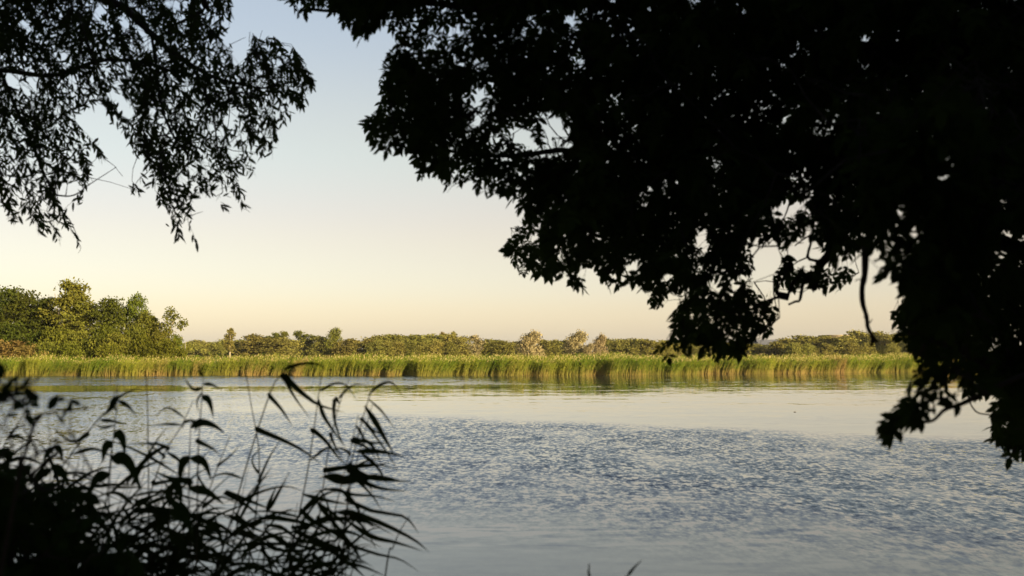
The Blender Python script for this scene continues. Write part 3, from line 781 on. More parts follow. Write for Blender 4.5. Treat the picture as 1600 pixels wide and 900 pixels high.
MAPLE_HOLES = [(745, 152, 10), (737, 147, 7), (741, 164, 6), (746, 186, 9), (808, 204, 8), (820, 214, 9), (826, 222, 7), (892, 34, 9), (902, 36, 7), (1088, 0, 5), (865, 190, 6), (874, 196, 7), (885, 208, 6), (833, 228, 6),
    (848, 190, 7), (858, 205, 6), (1120, 126, 4), (1198, 112, 4), (1228, 104, 4), (1240, 100, 3), (1046, 160, 4), (1346, 62, 6), (1356, 64, 5), (1300, 303, 5), (1330, 296, 4), (1468, 278, 7), (1476, 268, 7), (1482, 256, 5), (1486, 244, 5), (1466, 265, 4), (1498, 240, 4), (1412, 338, 5), (1418, 344, 6), (1424, 374, 8),
    (1440, 370, 8), (1446, 376, 5), (1418, 316, 4), (1445, 305, 4), (1475, 352, 4), (1395, 392, 4), (1404, 410, 5), (1394, 264, 3), (1408, 267, 3), (1522, 396, 6), (1508, 412, 4), (1540, 384, 4), (1566, 386, 7), (1572, 374, 6), (1590, 378, 6), (1598, 372, 5),
    (1094, 374, 9), (1104, 388, 7), (1098, 362, 6), (1120, 438, 7), (1124, 450, 8), (1114, 446, 5), (1142, 452, 7), (1150, 446, 5), (1050, 472, 8), (1042, 480, 6), (1088, 498, 5), (1132, 512, 4), (1146, 524, 5), (988, 420, 6), (996, 416, 5), (1044, 434, 6), (966, 418, 4), (836, 374, 5), (832, 368, 4), (900, 386, 4), (886, 392, 4),
    (816, 398, 4), (918, 424, 7), (906, 426, 5), (932, 440, 6), (930, 426, 5), (716, 278, 3), (705, 280, 4), (712, 286, 4), (706, 235, 5), (714, 236, 4), (812, 412, 5), (1268, 402, 6), (1250, 400, 5), (1240, 385, 4), (1284, 330, 4), (1034, 438, 5), (1050, 420, 3)]
D_maple = np.zeros((len(gy_), len(gx_)), np.float32)
D_maple[raster(MAPLE_MAIN)] = 1.0
for poly, v in MAPLE_HALF:
    m = raster(poly); D_maple[m] = np.where(D_maple[m] > 0, np.minimum(D_maple[m], max(v, .5)), v) if v < .6 else v
circles(D_maple, MAPLE_HOLES, 0.8)
circles(D_maple, [(rng.uniform(600, 1330), rng.uniform(0, 560), rng.uniform(2.5, 5.5)) for _ in range(150)] + [(rng.uniform(1330, 1600), rng.uniform(60, 700), rng.uniform(2.5, 5)) for _ in range(60)])

WILLOW = [(-200, -500), (200, -600), (420, -300), (372, -60), (366, 0), (368, 18), (360, 30), (352, 46), (344, 58), (356, 68), (373, 77), (362, 90), (368, 104), (378, 100), (388, 84), (392, 66), (404, 48), (412, 62), (430, 58), (442, 54), (456, 60), (450, 70), (462, 78), (476, 92), (480, 110), (494, 122), (494, 140), (480, 154), (478, 168), (464, 176), (458, 198),
    (446, 200), (436, 206), (438, 220), (428, 236), (427, 252), (412, 246), (396, 258), (404, 266), (398, 286), (384, 278), (378, 292), (398, 314), (392, 330), (366, 338), (346, 326), (352, 312), (336, 312), (318, 312), (312, 294), (306, 280), (300, 290), (312, 302), (318, 330), (320, 345), (302, 342), (300, 356), (310, 378), (312, 390), (300, 380), (290, 378), (270, 383), (263, 362), (257, 346), (266, 336), (254, 326), (243, 320), (240, 310),
    (248, 300), (244, 288), (232, 294), (224, 302), (206, 310), (202, 294), (218, 280), (226, 268), (222, 254), (206, 236), (198, 222), (186, 216), (180, 200), (186, 186), (170, 196), (158, 178), (164, 164), (150, 158), (144, 176), (136, 172), (118, 186), (128, 204), (150, 218), (176, 244), (160, 258), (146, 252), (138, 262), (148, 284), (140, 290), (128, 318), (128, 334), (112, 338), (116, 352), (124, 366), (128, 396), (120, 384), (110, 366), (97, 352), (94, 368), (98, 382), (86, 380), (78, 362), (62, 374), (58, 352), (46, 344), (42, 364), (30, 368), (20, 358), (14, 342), (4, 330), (-10, 318), (-300, 300), (-600, 100), (-600, -300)]
D_willow = np.zeros((len(gy_), len(gx_)), np.float32)
D_willow[raster(WILLOW)] = 1.0
circles(D_willow, [(158, 18, 9), (150, 24, 6), (195, 38, 7), (222, 48, 8), (236, 66, 8), (232, 76, 6), (275, 12, 8), (290, 8, 7), (262, 5, 5), (308, 98, 4), (35, 40, 6), (45, 48, 5), (12, 125, 8), (25, 128, 7), (40, 138, 6), (100, 88, 5), (112, 130, 5), (168, 110, 6), (176, 150, 9), (190, 160, 9), (200, 175, 8), (185, 135, 6), (240, 176, 6), (250, 190, 6), (330, 130, 0), (366, 178, 8), (360, 192, 9), (345, 210, 6), (330, 200, 5), (380, 215, 7), (362, 240, 8), (300, 268, 7), (288, 282, 8), (345, 292, 5), (115, 295, 10), (100, 310, 7), (55, 310, 5), (70, 330, 7), (270, 290, 0), (372, 92, 8), (20, 285, 6), (45, 250, 5), (88, 200, 5), (105, 325, 6)])

# ------------------------------------------------------------------ leaf templates (unit length 1 along +x, z up)
def leaflet(L, w, o=(0, 0, 0), ang=0.0, droop=0.12, fold=0.10):
    pr = [(0.0, 0.0), (0.26, 0.92), (0.48, 0.74), (0.60, 0.82)]
    V = [(0, 0, 0)]
    for u, v in pr[1:]: V.append((u * L, v * w, -droop * L * u * u + fold * v * w))
    V.append((L, 0, -droop * L))
    for u, v in reversed(pr[1:]): V.append((u * L, -v * w * 0.95, -droop * L * u * u + fold * v * w))
    V = np.array(V); n = len(V)
    c, s = math.cos(ang), math.sin(ang)
    V = V @ np.array([(c, s, 0), (-s, c, 0), (0, 0, 1)]) + np.array(o)
    h = n // 2          # two folded halves along the midrib
    F = [(0, i, i + 1) for i in range(1, h)] + [(0, i, i + 1) for i in range(h, n - 1)]
    return V, F
def compound(parts):
    V, F, o = [], [], 0
    for v, f in parts:
        V.append(v); F += [tuple(i + o for i in q) for q in f]; o += len(v)
    return np.concatenate(V), np.array(F)
def stalk(x0, x1, w=0.012):
    return np.array([(x0, -w, 0), (x1, -w * .6, 0), (x1, w * .6, 0), (x0, w, 0.004)]), [(0, 1, 2), (0, 2, 3)]
MAPLE_T = [
    compound([stalk(-0.35, 0.45), leaflet(0.70, 0.185, (0.36, 0, 0)), leaflet(0.56, 0.14, (0.16, 0.01, 0), 0.85), leaflet(0.56, 0.14, (0.16, -0.01, 0), -0.85)]),
    compound([stalk(-0.35, 0.55), leaflet(0.64, 0.175, (0.44, 0, 0)), leaflet(0.52, 0.13, (0.28, 0.01, 0), 0.8), leaflet(0.52, 0.13, (0.28, -0.01, 0), -0.85), leaflet(0.40, 0.12, (0.04, 0.01, 0), 1.15), leaflet(0.40, 0.12, (0.04, -0.01, 0), -1.1)])]
def simple_leaf(w, droop, peak=0.4, n=5, curl=0.0):
    V = [(0, 0, 0)]; us = np.linspace(0, 1, n + 2)[1:-1]
    prof = lambda u: w * (math.sin(math.pi * min(u / peak, 1) / 2) if u < peak else math.cos(math.pi / 2 * (u - peak) / (1 - peak)) ** 0.9)
    for u in us: V.append((u, prof(u), -droop * u * u))
    V.append((1, 0, -droop))
    for u in us[::-1]: V.append((u, -prof(u), -droop * u * u))
    V.append((0.5, 0, -droop * .25 - w * 0.25))
    k = len(V) - 1
    return np.array(V), np.array([(i, (i + 1) % k, k) for i in range(k)])
WILLOW_T = [simple_leaf(0.15, 0.10, 0.40, 3), simple_leaf(0.135, 0.22, 0.38, 3)]
OVAL_T = [simple_leaf(0.27, 0.10, 0.42, 4), simple_leaf(0.24, 0.25, 0.40, 4)]

def connect(nodes_, D, bases, sag=0.03, penal=12.0):
    """grow a twig to every base from the nearest wood already there, keeping out of open air"""
    arr = np.array([np.asarray(x, float) for x in nodes_])
    order = np.argsort(np.linalg.norm(bases - arr[0], axis=1))
    cap = np.full((len(arr) + 3 * len(bases), 3), 1e6); cap[:len(arr)] = arr; n = len(arr)
    tt = np.array([0.2, 0.4, 0.6, 0.8])[:, None]
    out = []
    for k in order:
        b = bases[k]
        d2 = ((cap[:n] - b) ** 2).sum(1)
        kk = min(12, n - 1)
        cand = np.argpartition(d2, kk)[:kk]
        C = cap[cand]
        q = C[:, None] * (1 - tt) + b * tt
        x, y, _ = proj(q)
        op = (look(D, x, y) <= 0).mean(1)
        a = C[np.argmin(np.sqrt(d2[cand]) * (1 + penal * op))]
        L = math.sqrt(((b - a) ** 2).sum()); z = np.array([0, 0, -sag * L])
        m1 = a * .66 + b * .34 + z + rng.normal(0, 0.04 * L, 3); m2 = a * .33 + b * .67 + z + rng.normal(0, 0.04 * L, 3)
        out.append((a, m1, m2, b))
        cap[n] = m1; cap[n + 1] = m2; cap[n + 2] = b; n += 3
    return np.array(out)
def twig_mesh(conn, bases, tips, off, r0, r1, lift=0.01, D=None):
    if D is not None:      # no bare shoots across open air
        ok = np.ones(len(bases), bool)
        for t in (0.35, 0.7, 1.0):
            x, y, _ = proj(bases * (1 - t) + tips * t); ok &= look(D, x, y) > 0
        bases, tips = bases[ok], tips[ok]
    mid = bases * .5 + tips * .5 + np.array([0, 0, lift])
    sh = np.stack([bases, bases * .6 + mid * .4, mid, tips], 1)
    P_ = np.concatenate([conn, sh]) - off
    R_ = np.concatenate([np.tile([r0, r0 * .8, r1 * 1.2, r1], (len(conn), 1)), np.tile([r1, r1 * .85, r1 * .7, r1 * .4], (len(sh), 1))])
    return batch_tubes('twigs', P_, R_, 3)

def leaf_objects(parent, name, temps, boughs, M, pos, ti, mat, score, limit=300):
    """the largest-showing leaves become parts of their own; the rest is returned"""
    order = np.argsort(-score)
    pick = order[:limit]
    rest = order[limit:]
    me_ = [mesh(name, T, F) for T, F in temps]
    for m_ in me_: m_.materials.append(mat)
    for i in pick:
        o = bpy.data.objects.new(name, me_[ti[i]])
        COL.objects.link(o)
        o.parent = min(boughs, key=lambda bq: ((bq[1] - pos[i]) ** 2).sum(1).min())[0]
        X = Matrix([[*M[i][0], pos[i][0]], [*M[i][1], pos[i][1]], [*M[i][2], pos[i][2]], [0, 0, 0, 1]])
        o.matrix_local = X
    return rest
def foliage(parent, temps, M, pos, ti, rest, mat):
    VV, FF, o = [], [], 0
    for t, (T, F) in enumerate(temps):
        s = rest[ti[rest] == t]
        if len(s) == 0: continue
        v, f = instance(T, F, M[s], pos[s])
        VV.append(v); FF.append(f + o); o += len(v)
    ob = link('foliage', mesh('foliage', np.concatenate(VV), np.concatenate(FF)), mat, parent)
    tag(ob, kind='stuff')
    return ob
def sample_pixels(W, n):
    p = W.ravel() / W.sum()
    k = rng.choice(p.size, n, p=p)
    i, j = np.unravel_index(k, W.shape)
    return gx_[j] + rng.uniform(-1, 1, n), gy_[i] + rng.uniform(-1, 1, n)
def edge_score(D, px, py, pos):
    """leaves seen against the light first: how much open view is around"""
    s = np.zeros(len(px))
    for r in (12, 24):
        for a in np.linspace(0, 2 * math.pi, 8, endpoint=False):
            s += (look(D, px + r * math.cos(a), py + r * math.sin(a)) <= 0)
    inside = (px > 5) & (px < 1595) & (py > 5) & (py < 895)
    return np.where(inside, s, -5) + rng.random(len(px))

# ------------------------------------------------------------------ the maple whose boughs frame the right side
def in_frame_weight(D, inner, outer):
    W = np.maximum(D, 0)
    fx = (gx_ > -60) & (gx_ < 1660); fy = (gy_ > -60) & (gy_ < 960)
    m = fy[:, None] & fx[None]
    return np.where(m, W * inner, W * outer)
def build_maple():
    root = empty('maple_tree', (4.4, 5.2, 0.2), 'dark leafy maple with drooping boughs filling the upper right foreground', 'tree')
    off = np.array(root.location)
    W = in_frame_weight(D_maple, 1.0, 0.30)
    inner = D_maple > 0.9
    for r_ in (4, 8):
        inner = inner & np.roll(inner, r_, 0) & np.roll(inner, -r_, 0) & np.roll(inner, r_, 1) & np.roll(inner, -r_, 1)
    W = W * (1 + 0.5 * inner)
    for (poly, v), f in zip(MAPLE_HALF, (1.0, 1.2, 1.3, 1.6, 1.8)):
        W = W * np.where(raster(poly), f, 1.0)
    n = 5400
    px, py = sample_pixels(W, n)
    dep = np.clip(rng.normal(6.0, 0.75, n), 4.4, 8.2)
    near = (px > 1370) & (px < 1520) & (py > 200) & (py < 460)
    dep[near] = rng.uniform(3.2, 4.2, near.sum())
    lowb = (px < 1512) & (px > 1360) & (py > 590)
    dep[lowb] = rng.uniform(3.4, 3.7, lowb.sum())
    tips = np.array([P(a, b, d) for a, b, d in zip(px, py, dep)])
    # twig directions: away from the trunk, drooping
    trunk_top = np.array([4.6, 5.4, 5.5])
    dirs = unit(unit(tips - trunk_top) * np.array([1, 1, .5]) * 0.7 + rng.normal(0, 0.55, (n, 3)) + np.array([0, 0, -0.45]))
    L = rng.uniform(0.22, 0.42, n)
    bases = tips - dirs * L[:, None]
    # keep twig bases in the crown's volume
    bx, by_, _ = proj(bases)
    bad = look(D_maple, bx, by_) <= 0
    bases[bad] = tips[bad] + np.array([0.05, 0, 0.05])
    d = unit(tips - bases); ll = np.linalg.norm(tips - bases, axis=1)[:, None]
    sidev = unit(np.cross(d, rng.normal(size=(n, 3)))); s2 = np.cross(d, sidev)
    pos, ax, nr = [], [], []
    for i in range(5):
        p = bases + d * ll * (0.25 + 0.75 * i / 4)
        for s in ((-1, 1) if i < 4 else (0,)):
            a = unit(d * 0.5 + (sidev if i % 2 == 0 else s2) * s * 0.9 + np.array([0, 0, -0.55]) + rng.normal(0, 0.25, (n, 3)))
            pos.append(p + a * 0.035); ax.append(a); nr.append(unit(np.array([0, 0, 1.0]) + rng.normal(0, 0.75, (n, 3))))
    pos, ax, nr = np.concatenate(pos), np.concatenate(ax), np.concatenate(nr)
    sc = rng.uniform(0.075, 0.125, len(pos))
    ix, iy, _ = proj(pos)
    sc *= np.where(look(inner, ix, iy), 1.15, 1.04)
    cen = pos + ax * sc[:, None] * 0.55
    qx, qy, qd = proj(cen)
    tx, ty, _ = proj(pos + ax * sc[:, None] * 1.0)
    keep = (rng.random(len(pos)) < look(D_maple, qx, qy)) & (((look(D_maple, tx, ty) > 0) | (rng.random(len(pos)) < 0.45)) & (look(D_maple, tx, ty) >= 0) & (look(D_maple, ix, iy) >= 0))
    pos, ax, nr, sc, qx, qy = pos[keep], ax[keep], nr[keep], sc[keep], qx[keep], qy[keep]
    M = frames(ax, nr) * sc[:, None, None]
    ti = rng.integers(0, 2, len(pos))
    # boughs
    limbs = [
        ('trunk', [(4.4, 5.2, 0.2), (4.5, 5.3, 1.8), (4.45, 5.35, 3.4), (4.6, 5.4, 5.5), (4.4, 5.0, 7.6)], (0.30, 0.10), 14),
        ('bough', [(4.5, 5.35, 3.6), P(1560, 380, 6), P(1420, 250, 6), P(1200, 205, 6.1), P(980, 235, 6.2), P(780, 250, 6.2), P(650, 225, 6.2)], (0.07, 0.008), 22),
        ('bough', [(4.6, 5.4, 5.0), P(1500, 90, 6.2), P(1250, 40, 6.3), P(1000, 20, 6.3), P(760, 10, 6.2), P(540, 20, 6.0), P(465, 8, 6.0)], (0.07, 0.007), 22),
        ('bough', [P(1300, 225, 6.1), P(1180, 270, 6), P(1120, 340, 5.9), P(1128, 420, 5.8), P(1120, 500, 5.8), P(1095, 545, 5.8)], (0.035, 0.008), 16),
        ('bough', [P(1000, 210, 6.2), P(940, 280, 6), P(880, 350, 5.9), P(830, 390, 5.9)], (0.028, 0.006), 12),
        ('bough', [(4.5, 5.35, 3.2), P(1640, 520, 5.5), P(1560, 560, 5.2), P(1490, 540, 5.1), P(1430, 500, 5.0)], (0.06, 0.012), 14),
        ('bough', [P(1640, 520, 5.5), P(1600, 600, 5.4), P(1585, 660, 5.4), P(1580, 710, 5.4)], (0.03, 0.006), 10),
        ('bough', [P(1400, 270, 6), P(1330, 310, 5.7), P(1300, 370, 5.6), P(1276, 410, 5.6), P(1260, 436, 5.6), P(1243, 452, 5.6), P(1230, 470, 5.6), P(1218, 470, 5.6), P(1206, 478, 5.6)], (0.040, 0.0065), 22),
        ('bough', [P(1255, 440, 5.6), P(1252, 458, 5.6), P(1249, 470, 5.6), P(1243, 471, 5.6), P(1232, 476, 5.6)], (0.011, 0.006), 10),
        ('bough', [P(1278, 408, 5.6), P(1262, 402, 5.6), P(1268, 376, 5.6), P(1272, 345, 5.6), P(1275, 318, 5.6)], (0.010, 0.005), 12),
        ('bough', [P(1262, 402, 5.6), P(1248, 408, 5.6), P(1238, 415, 5.6)], (0.005, 0.003), 6),
        ('bough', [P(1268, 366, 5.6), P(1252, 376, 5.6), P(1242, 384, 5.6)], (0.006, 0.003), 6),
        ('bough', [P(1236, 308, 5.7), P(1228, 334, 5.7), P(1216, 356, 5.7)], (0.006, 0.003), 6),
        ('dead_branch', [P(1375, 300, 4.3), P(1354, 370, 4.2), P(1352, 405, 4.2), P(1351, 430, 4.2), P(1347, 450, 4.2), P(1348, 474, 4.2), P(1354, 494, 4.2), P(1356, 512, 4.2), P(1364, 528, 4.2), P(1361, 541, 4.2)], (0.017, 0.0075), 22),
        ('dead_branch', [P(1361, 524, 4.2), P(1368, 532, 4.2), P(1371, 534, 4.2)], (0.009, 0.007), 5),
        ('dead_branch', [P(1356, 506, 4.2), P(1360, 503, 4.2), P(1363, 498, 4.2)], (0.004, 0.0015), 4),
        ('dead_branch', [P(1355, 500, 4.2), P(1351, 497, 4.2), P(1350, 494, 4.2)], (0.004, 0.002), 4),
        ('dead_branch', [P(1350, 440, 4.2), P(1341, 436, 4.2), P(1336, 440, 4.2)], (0.004, 0.0015), 4),
        ('bough', [P(1660, 560, 3.9), P(1590, 590, 3.7), P(1530, 618, 3.6), P(1500, 632, 3.6), P(1476, 640, 3.6), P(1462, 654, 3.6), P(1448, 660, 3.6), P(1412, 664, 3.6), P(1388, 682, 3.6)], (0.012, 0.0035), 20),
        ('bough', [P(1460, 648, 3.6), P(1458, 630, 3.6), P(1440, 618, 3.6), P(1425, 610, 3.6)], (0.004, 0.002), 8),
        ('bough', [P(1512, 618, 5.3), P(1518, 634, 5.3), P(1528, 645, 5.3), P(1546, 648, 5.3)], (0.004, 0.004), 8),
        ('bough', [(4.5, 5.3, 4.2), (5.5, 3.0, 6.0), (4.0, 0.5, 7.2), (2.0, -1.5, 7.5)], (0.10, 0.03), 12),
        ('bough', [(4.6, 5.4, 5.2), (3.0, 4.0, 6.8), (1.0, 2.0, 7.4), (-1.0, 0.5, 7.4)], (0.09, 0.02), 12),
        ('bough', [(4.6, 5.4, 4.6), (6.5, 6.5, 6.2), (8.0, 7.0, 7.2)], (0.09, 0.02), 9),
    ]
    nodes_, boughs = [], []
    for nm, pts, (ra, rb), k in limbs:
        pth = smooth_path(pts, k)
        t = np.linspace(0, 1, k)
        if nm == 'bough' and ra > 0.02: pth[1:] += 0.09 * np.stack([vnoise(np.arange(1, k) * .45, 21 + len(pts)), vnoise(np.arange(1, k) * .45, 22), vnoise(np.arange(1, k) * .5, 23 + k)], 1)
        rr = ra + (rb - ra) * t ** 0.7
        rr = rr * (1 + 0.12 * vnoise(np.arange(k) * 0.9 + len(pts), 6))
        o = link(nm, tube_mesh(nm, [tube(pth - off, rr, 8)]), M_bark, root)
        if nm == 'bough': boughs.append((o, pth - off))
        nodes_ += list(pth)
    nodes_ = [nodes_[9]] + nodes_
    conn = connect(nodes_, D_maple, bases)
    tag(link('twigs', twig_mesh(conn, bases, tips, off, 0.0055, 0.0026, D=D_maple), M_bark, root), kind='stuff')
    # unseen crown added over and behind the viewer to block light, with bigger leaves
    m = 5500
    u = rng.normal(size=(m, 3))
    cl = np.array([(4.5, 2.0, 7.0), (2.0, 0.5, 7.3), (0.5, -1.5, 7.0), (6.5, 6.0, 7.4), (7.5, 2.5, 6.6), (-0.8, 1.5, 7.6), (3.5, -2.0, 6.4), (6.5, -0.5, 6.2), (8.2, 5.0, 5.6), (1.0, 3.2, 8.2), (4.0, 5.0, 8.4)])
    c = cl[rng.integers(0, len(cl), m)] + u * np.array([0.95, 0.95, 0.5])
    a2 = unit(rng.normal(size=(m, 3)) + np.array([0, 0, -.4])); n2 = unit(rng.normal(0, .6, (m, 3)) + np.array([0, 0, 1]))
    x, y, d = proj(c)
    out = ~((x > -80) & (x < 1680) & (y > -80) & (y < 980) & (d > 0.1))
    M2 = (frames(a2, n2) * rng.uniform(0.17, 0.26, m)[:, None, None])[out]
    score = edge_score(D_maple, qx, qy, pos)
    nin = len(pos)
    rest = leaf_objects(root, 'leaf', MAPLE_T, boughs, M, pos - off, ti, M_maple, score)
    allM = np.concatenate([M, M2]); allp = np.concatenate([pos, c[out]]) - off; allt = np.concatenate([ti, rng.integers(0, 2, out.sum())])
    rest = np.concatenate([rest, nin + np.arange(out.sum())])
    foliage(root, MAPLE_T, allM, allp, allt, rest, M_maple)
build_maple()

# ------------------------------------------------------------------ the willow at upper left
def build_willow():
    root = empty('willow_tree', (-6.2, 6.6, 0.3), 'narrow-leaved willow hanging its sprays into the upper left', 'tree')
    off = np.array(root.location)
    n = 2350
    W = in_frame_weight(D_willow, 1.0, 0.25)
    dens = 0.75 + 0.75 * np.clip((300 - gx_[None]) / 300, 0, 1) * np.clip((230 - gy_[:, None]) / 200, 0, 1) + 0.5 * np.exp(-((gx_[None] - 290) / 70) ** 2 - ((gy_[:, None] - 120) / 60) ** 2)
    W = W * dens
    px, py = sample_pixels(W, n)
    dep = np.clip(rng.normal(7.0, 0.7, n), 5.4, 8.8)
    tips = np.array([P(a, b, d) for a, b, d in zip(px, py, dep)])
    dirs = unit(np.array([0.35, 0, -0.75]) + rng.normal(0, 0.45, (n, 3)))
    L = rng.uniform(0.22, 0.45, n)
    bases = tips - dirs * L[:, None]
    bx, by_, _ = proj(bases)
    bad = look(D_willow, bx, by_) <= 0
    bases[bad] = tips[bad] + np.array([-0.06, 0, 0.10])
    ll = np.linalg.norm(tips - bases, axis=1)[:, None]; d = unit(tips - bases)
    sv = unit(np.cross(d, rng.normal(size=(n, 3)))); s2 = np.cross(d, sv)
    pos, ax, nr = [], [], []
    m = 14
    for i in range(m):
        o = sv * math.cos(i * 2.4) + s2 * math.sin(i * 2.4)
        pos.append(bases + d * ll * (0.12 + 0.88 * i / (m - 1)))
        ax.append(unit(d * 0.75 + o * 0.75 + np.array([0, 0, -0.3]) + rng.normal(0, 0.2, (n, 3)))); nr.append(rng.normal(size=(n, 3)))
    pos, ax, nr = np.concatenate(pos), np.concatenate(ax), np.concatenate(nr)
    sc = rng.uniform(0.048, 0.080, len(pos))
    qx, qy, _ = proj(pos + ax * sc[:, None] * .5)
    tx, ty, _ = proj(pos + ax * sc[:, None])
    keep = (look(D_willow, qx, qy) > 0) & ((look(D_willow, tx, ty) > 0) | ((look(D_willow, tx, ty) == 0) & (rng.random(len(pos)) < .5)))
    pos, ax, nr, sc, qx, qy = pos[keep], ax[keep], nr[keep], sc[keep], qx[keep], qy[keep]
    M = frames(ax, nr) * sc[:, None, None]
    ti = rng.integers(0, 2, len(pos))
    limbs = [
        ('trunk', [(-6.2, 6.6, 0.2), (-6.1, 6.7, 2.2), (-5.7, 6.8, 4.2), (-5.4, 7.0, 6.2), (-5.0, 7.0, 8.2)], (0.28, 0.08), 13),
        ('bough', [(-5.5, 6.9, 5.4), P(60, -60, 7.1), P(150, -6, 7.0), P(188, 8, 7.0), P(214, 32, 7.0), P(236, 52, 7.0), P(262, 76, 7.0), P(300, 102, 7.0), P(332, 120, 7.0), P(370, 130, 7.0), P(412, 138, 7.0), P(455, 128, 7.0)], (0.040, 0.006), 30),
        ('bough', [(-5.8, 6.8, 3.8), P(-100, 120, 7.3), P(0, 110, 7.2), P(80, 118, 7.2), P(160, 94, 7.2), P(235, 100, 7.2), P(280, 118, 7.2)], (0.030, 0.008), 20),
        ('bough', [P(236, 52, 7.0), P(244, 100, 7.0), P(252, 165, 6.9), P(272, 215, 6.9), P(296, 248, 6.9), P(262, 300, 6.9), P(285, 350, 6.9)], (0.012, 0.004), 20),
        ('bough', [P(300, 102, 7.0), P(330, 170, 6.9), P(340, 230, 6.9), P(348, 300, 6.9)], (0.010, 0.003), 12),
        ('bough', [P(0, 110, 7.2), P(30, 180, 7.0), P(60, 250, 6.9), P(82, 298, 6.9), P(98, 306, 6.9), P(118, 304, 6.9), P(140, 288, 6.9), P(182, 261, 6.9)], (0.014, 0.002), 24),
        ('bough', [P(60, 250, 6.9), P(80, 310, 6.9), P(110, 345, 6.9), P(126, 388, 6.9)], (0.006, 0.002), 12),
        ('bough', [P(-100, 120, 7.3), P(-20, 220, 7.0), P(10, 300, 6.9), P(24, 350, 6.9)], (0.012, 0.003), 12),
        ('bough', [(-5.3, 7.0, 6.4), P(120, -150, 7.2), P(240, -80, 7.1), P(320, 0, 7.1), P(300, 25, 7.1), P(270, 40, 7.1)], (0.05, 0.008), 18),
        ('bough', [P(230, 270, 6.9), P(217, 280, 6.9), P(205, 300, 6.9)], (0.003, 0.0015), 6),
    ]
    nodes_, boughs = [], []
    for nm, pts, (ra, rb), k in limbs:
        pth = smooth_path(pts, k); t = np.linspace(0, 1, k)
        rr = (ra + (rb - ra) * t ** 0.75) * (1 + 0.1 * vnoise(np.arange(k) * 0.8, 9))
        o = link(nm, tube_mesh(nm, [tube(pth - off, rr, 8)]), M_bark, root)
        if nm == 'bough': boughs.append((o, pth - off))
        nodes_ += list(pth)
    nodes_ = [nodes_[8]] + nodes_
    conn = connect(nodes_, D_willow, bases)
    tag(link('twigs', twig_mesh(conn, bases, tips, off, 0.0045, 0.002, D=D_willow), M_bark, root), kind='stuff')
    score = edge_score(D_willow, qx, qy, pos)
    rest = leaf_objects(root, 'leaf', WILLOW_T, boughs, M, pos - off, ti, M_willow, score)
    # the crown beyond the frame
    m = 9000
    cl = np.array([(-6.5, 6.0, 7.5), (-5.0, 5.0, 8.0), (-8.0, 6.5, 6.0), (-6.8, 3.5, 7.0), (-4.2, 3.0, 8.2), (-7.8, 8.0, 7.6), (-8.6, 4.5, 4.6), (-5.6, 1.5, 7.0), (-7.4, 2.0, 5.2)])
    c = cl[rng.integers(0, len(cl), m)] + rng.normal(size=(m, 3)) * np.array([0.95, 0.95, 0.6])
    x, y, d = proj(c)
    out = ~((x > -80) & (x < 1680) & (y > -80) & (y < 980) & (d > 0.1))
    c = c[out]; m = len(c)
    M2 = frames(unit(rng.normal(size=(m, 3)) + np.array([0, 0, -.8])), rng.normal(size=(m, 3))) * rng.uniform(0.2, 0.3, m)[:, None, None]
    nin = len(pos)
    foliage(root, WILLOW_T, np.concatenate([M, M2]), np.concatenate([pos, c]) - off, np.concatenate([ti, rng.integers(0, 2, m)]), np.concatenate([rest, nin + np.arange(m)]), M_willow)
build_willow()

# ------------------------------------------------------------------ shrubs at the lower left
def build_shrub(name, base, poly_list, n, depth, size, label, temps, mat, stems, thr=300, inner_extra=None):
    root = empty(name, base, label, 'shrub')
    off = np.array(base, float)
    D = np.zeros((len(gy_), len(gx_)), np.float32)
    for poly, v in poly_list:
        m = raster(poly); D[m] = np.maximum(D[m], v)
    px, py = sample_pixels(D, n)
    dep = rng.uniform(*depth, n)
    tips = np.array([P(a, b, d) for a, b, d in zip(px, py, dep)])
    dirs = unit(np.array([0.25, 0, 0.55]) + rng.normal(0, 0.5, (n, 3)))
    L = rng.uniform(0.12, 0.22, n)
    bases = tips - dirs * L[:, None]
    pos, ax, nr = [], [], []
    for k in range(n):
        sv = unit(np.cross(dirs[k], rng.normal(size=3)))
        for i in range(6):
            t = 0.2 + 0.8 * i / 5
            s = (-1) ** i
            pos.append(bases[k] + dirs[k] * L[k] * t); ax.append(unit(dirs[k] * .6 + sv * s * .8 + rng.normal(0, .25, 3) + np.array([0, 0, -.15]))); nr.append(unit(rng.normal(0, .8, 3) + np.array([0, -.3, .8])))
    pos, ax, nr = np.array(pos), np.array(ax), np.array(nr)
    sc = rng.uniform(*size, len(pos))
    qx, qy, _ = proj(pos + ax * sc[:, None] * .5)
    keep = rng.random(len(pos)) < np.maximum(look(D, qx, qy), 0.12)
    pos, ax, nr, sc, qx, qy = pos[keep], ax[keep], nr[keep], sc[keep], qx[keep], qy[keep]
    M = frames(ax, nr) * sc[:, None, None]
    ti = rng.integers(0, 2, len(pos))
    nodes_, boughs = [], []
    for pts, ra in stems:
        pth = smooth_path(pts, 12)
        boughs.append((link('stem', tube_mesh('stem', [tube(pth - off, np.linspace(ra, ra * .3, 12), 6)]), M_bark, root), pth - off))
        nodes_ += list(pth)
    conn = connect(nodes_, D, bases, penal=1.0)
    tag(link('twigs', twig_mesh(conn, bases, tips, off, 0.004, 0.002), M_bark, root), kind='stuff')
    score = edge_score(D, qx, qy, pos)
    rest = leaf_objects(root, 'leaf', temps, boughs, M, pos - off, ti, mat, score, thr)
    if len(rest): foliage(root, temps, M, pos - off, ti, rest, mat)
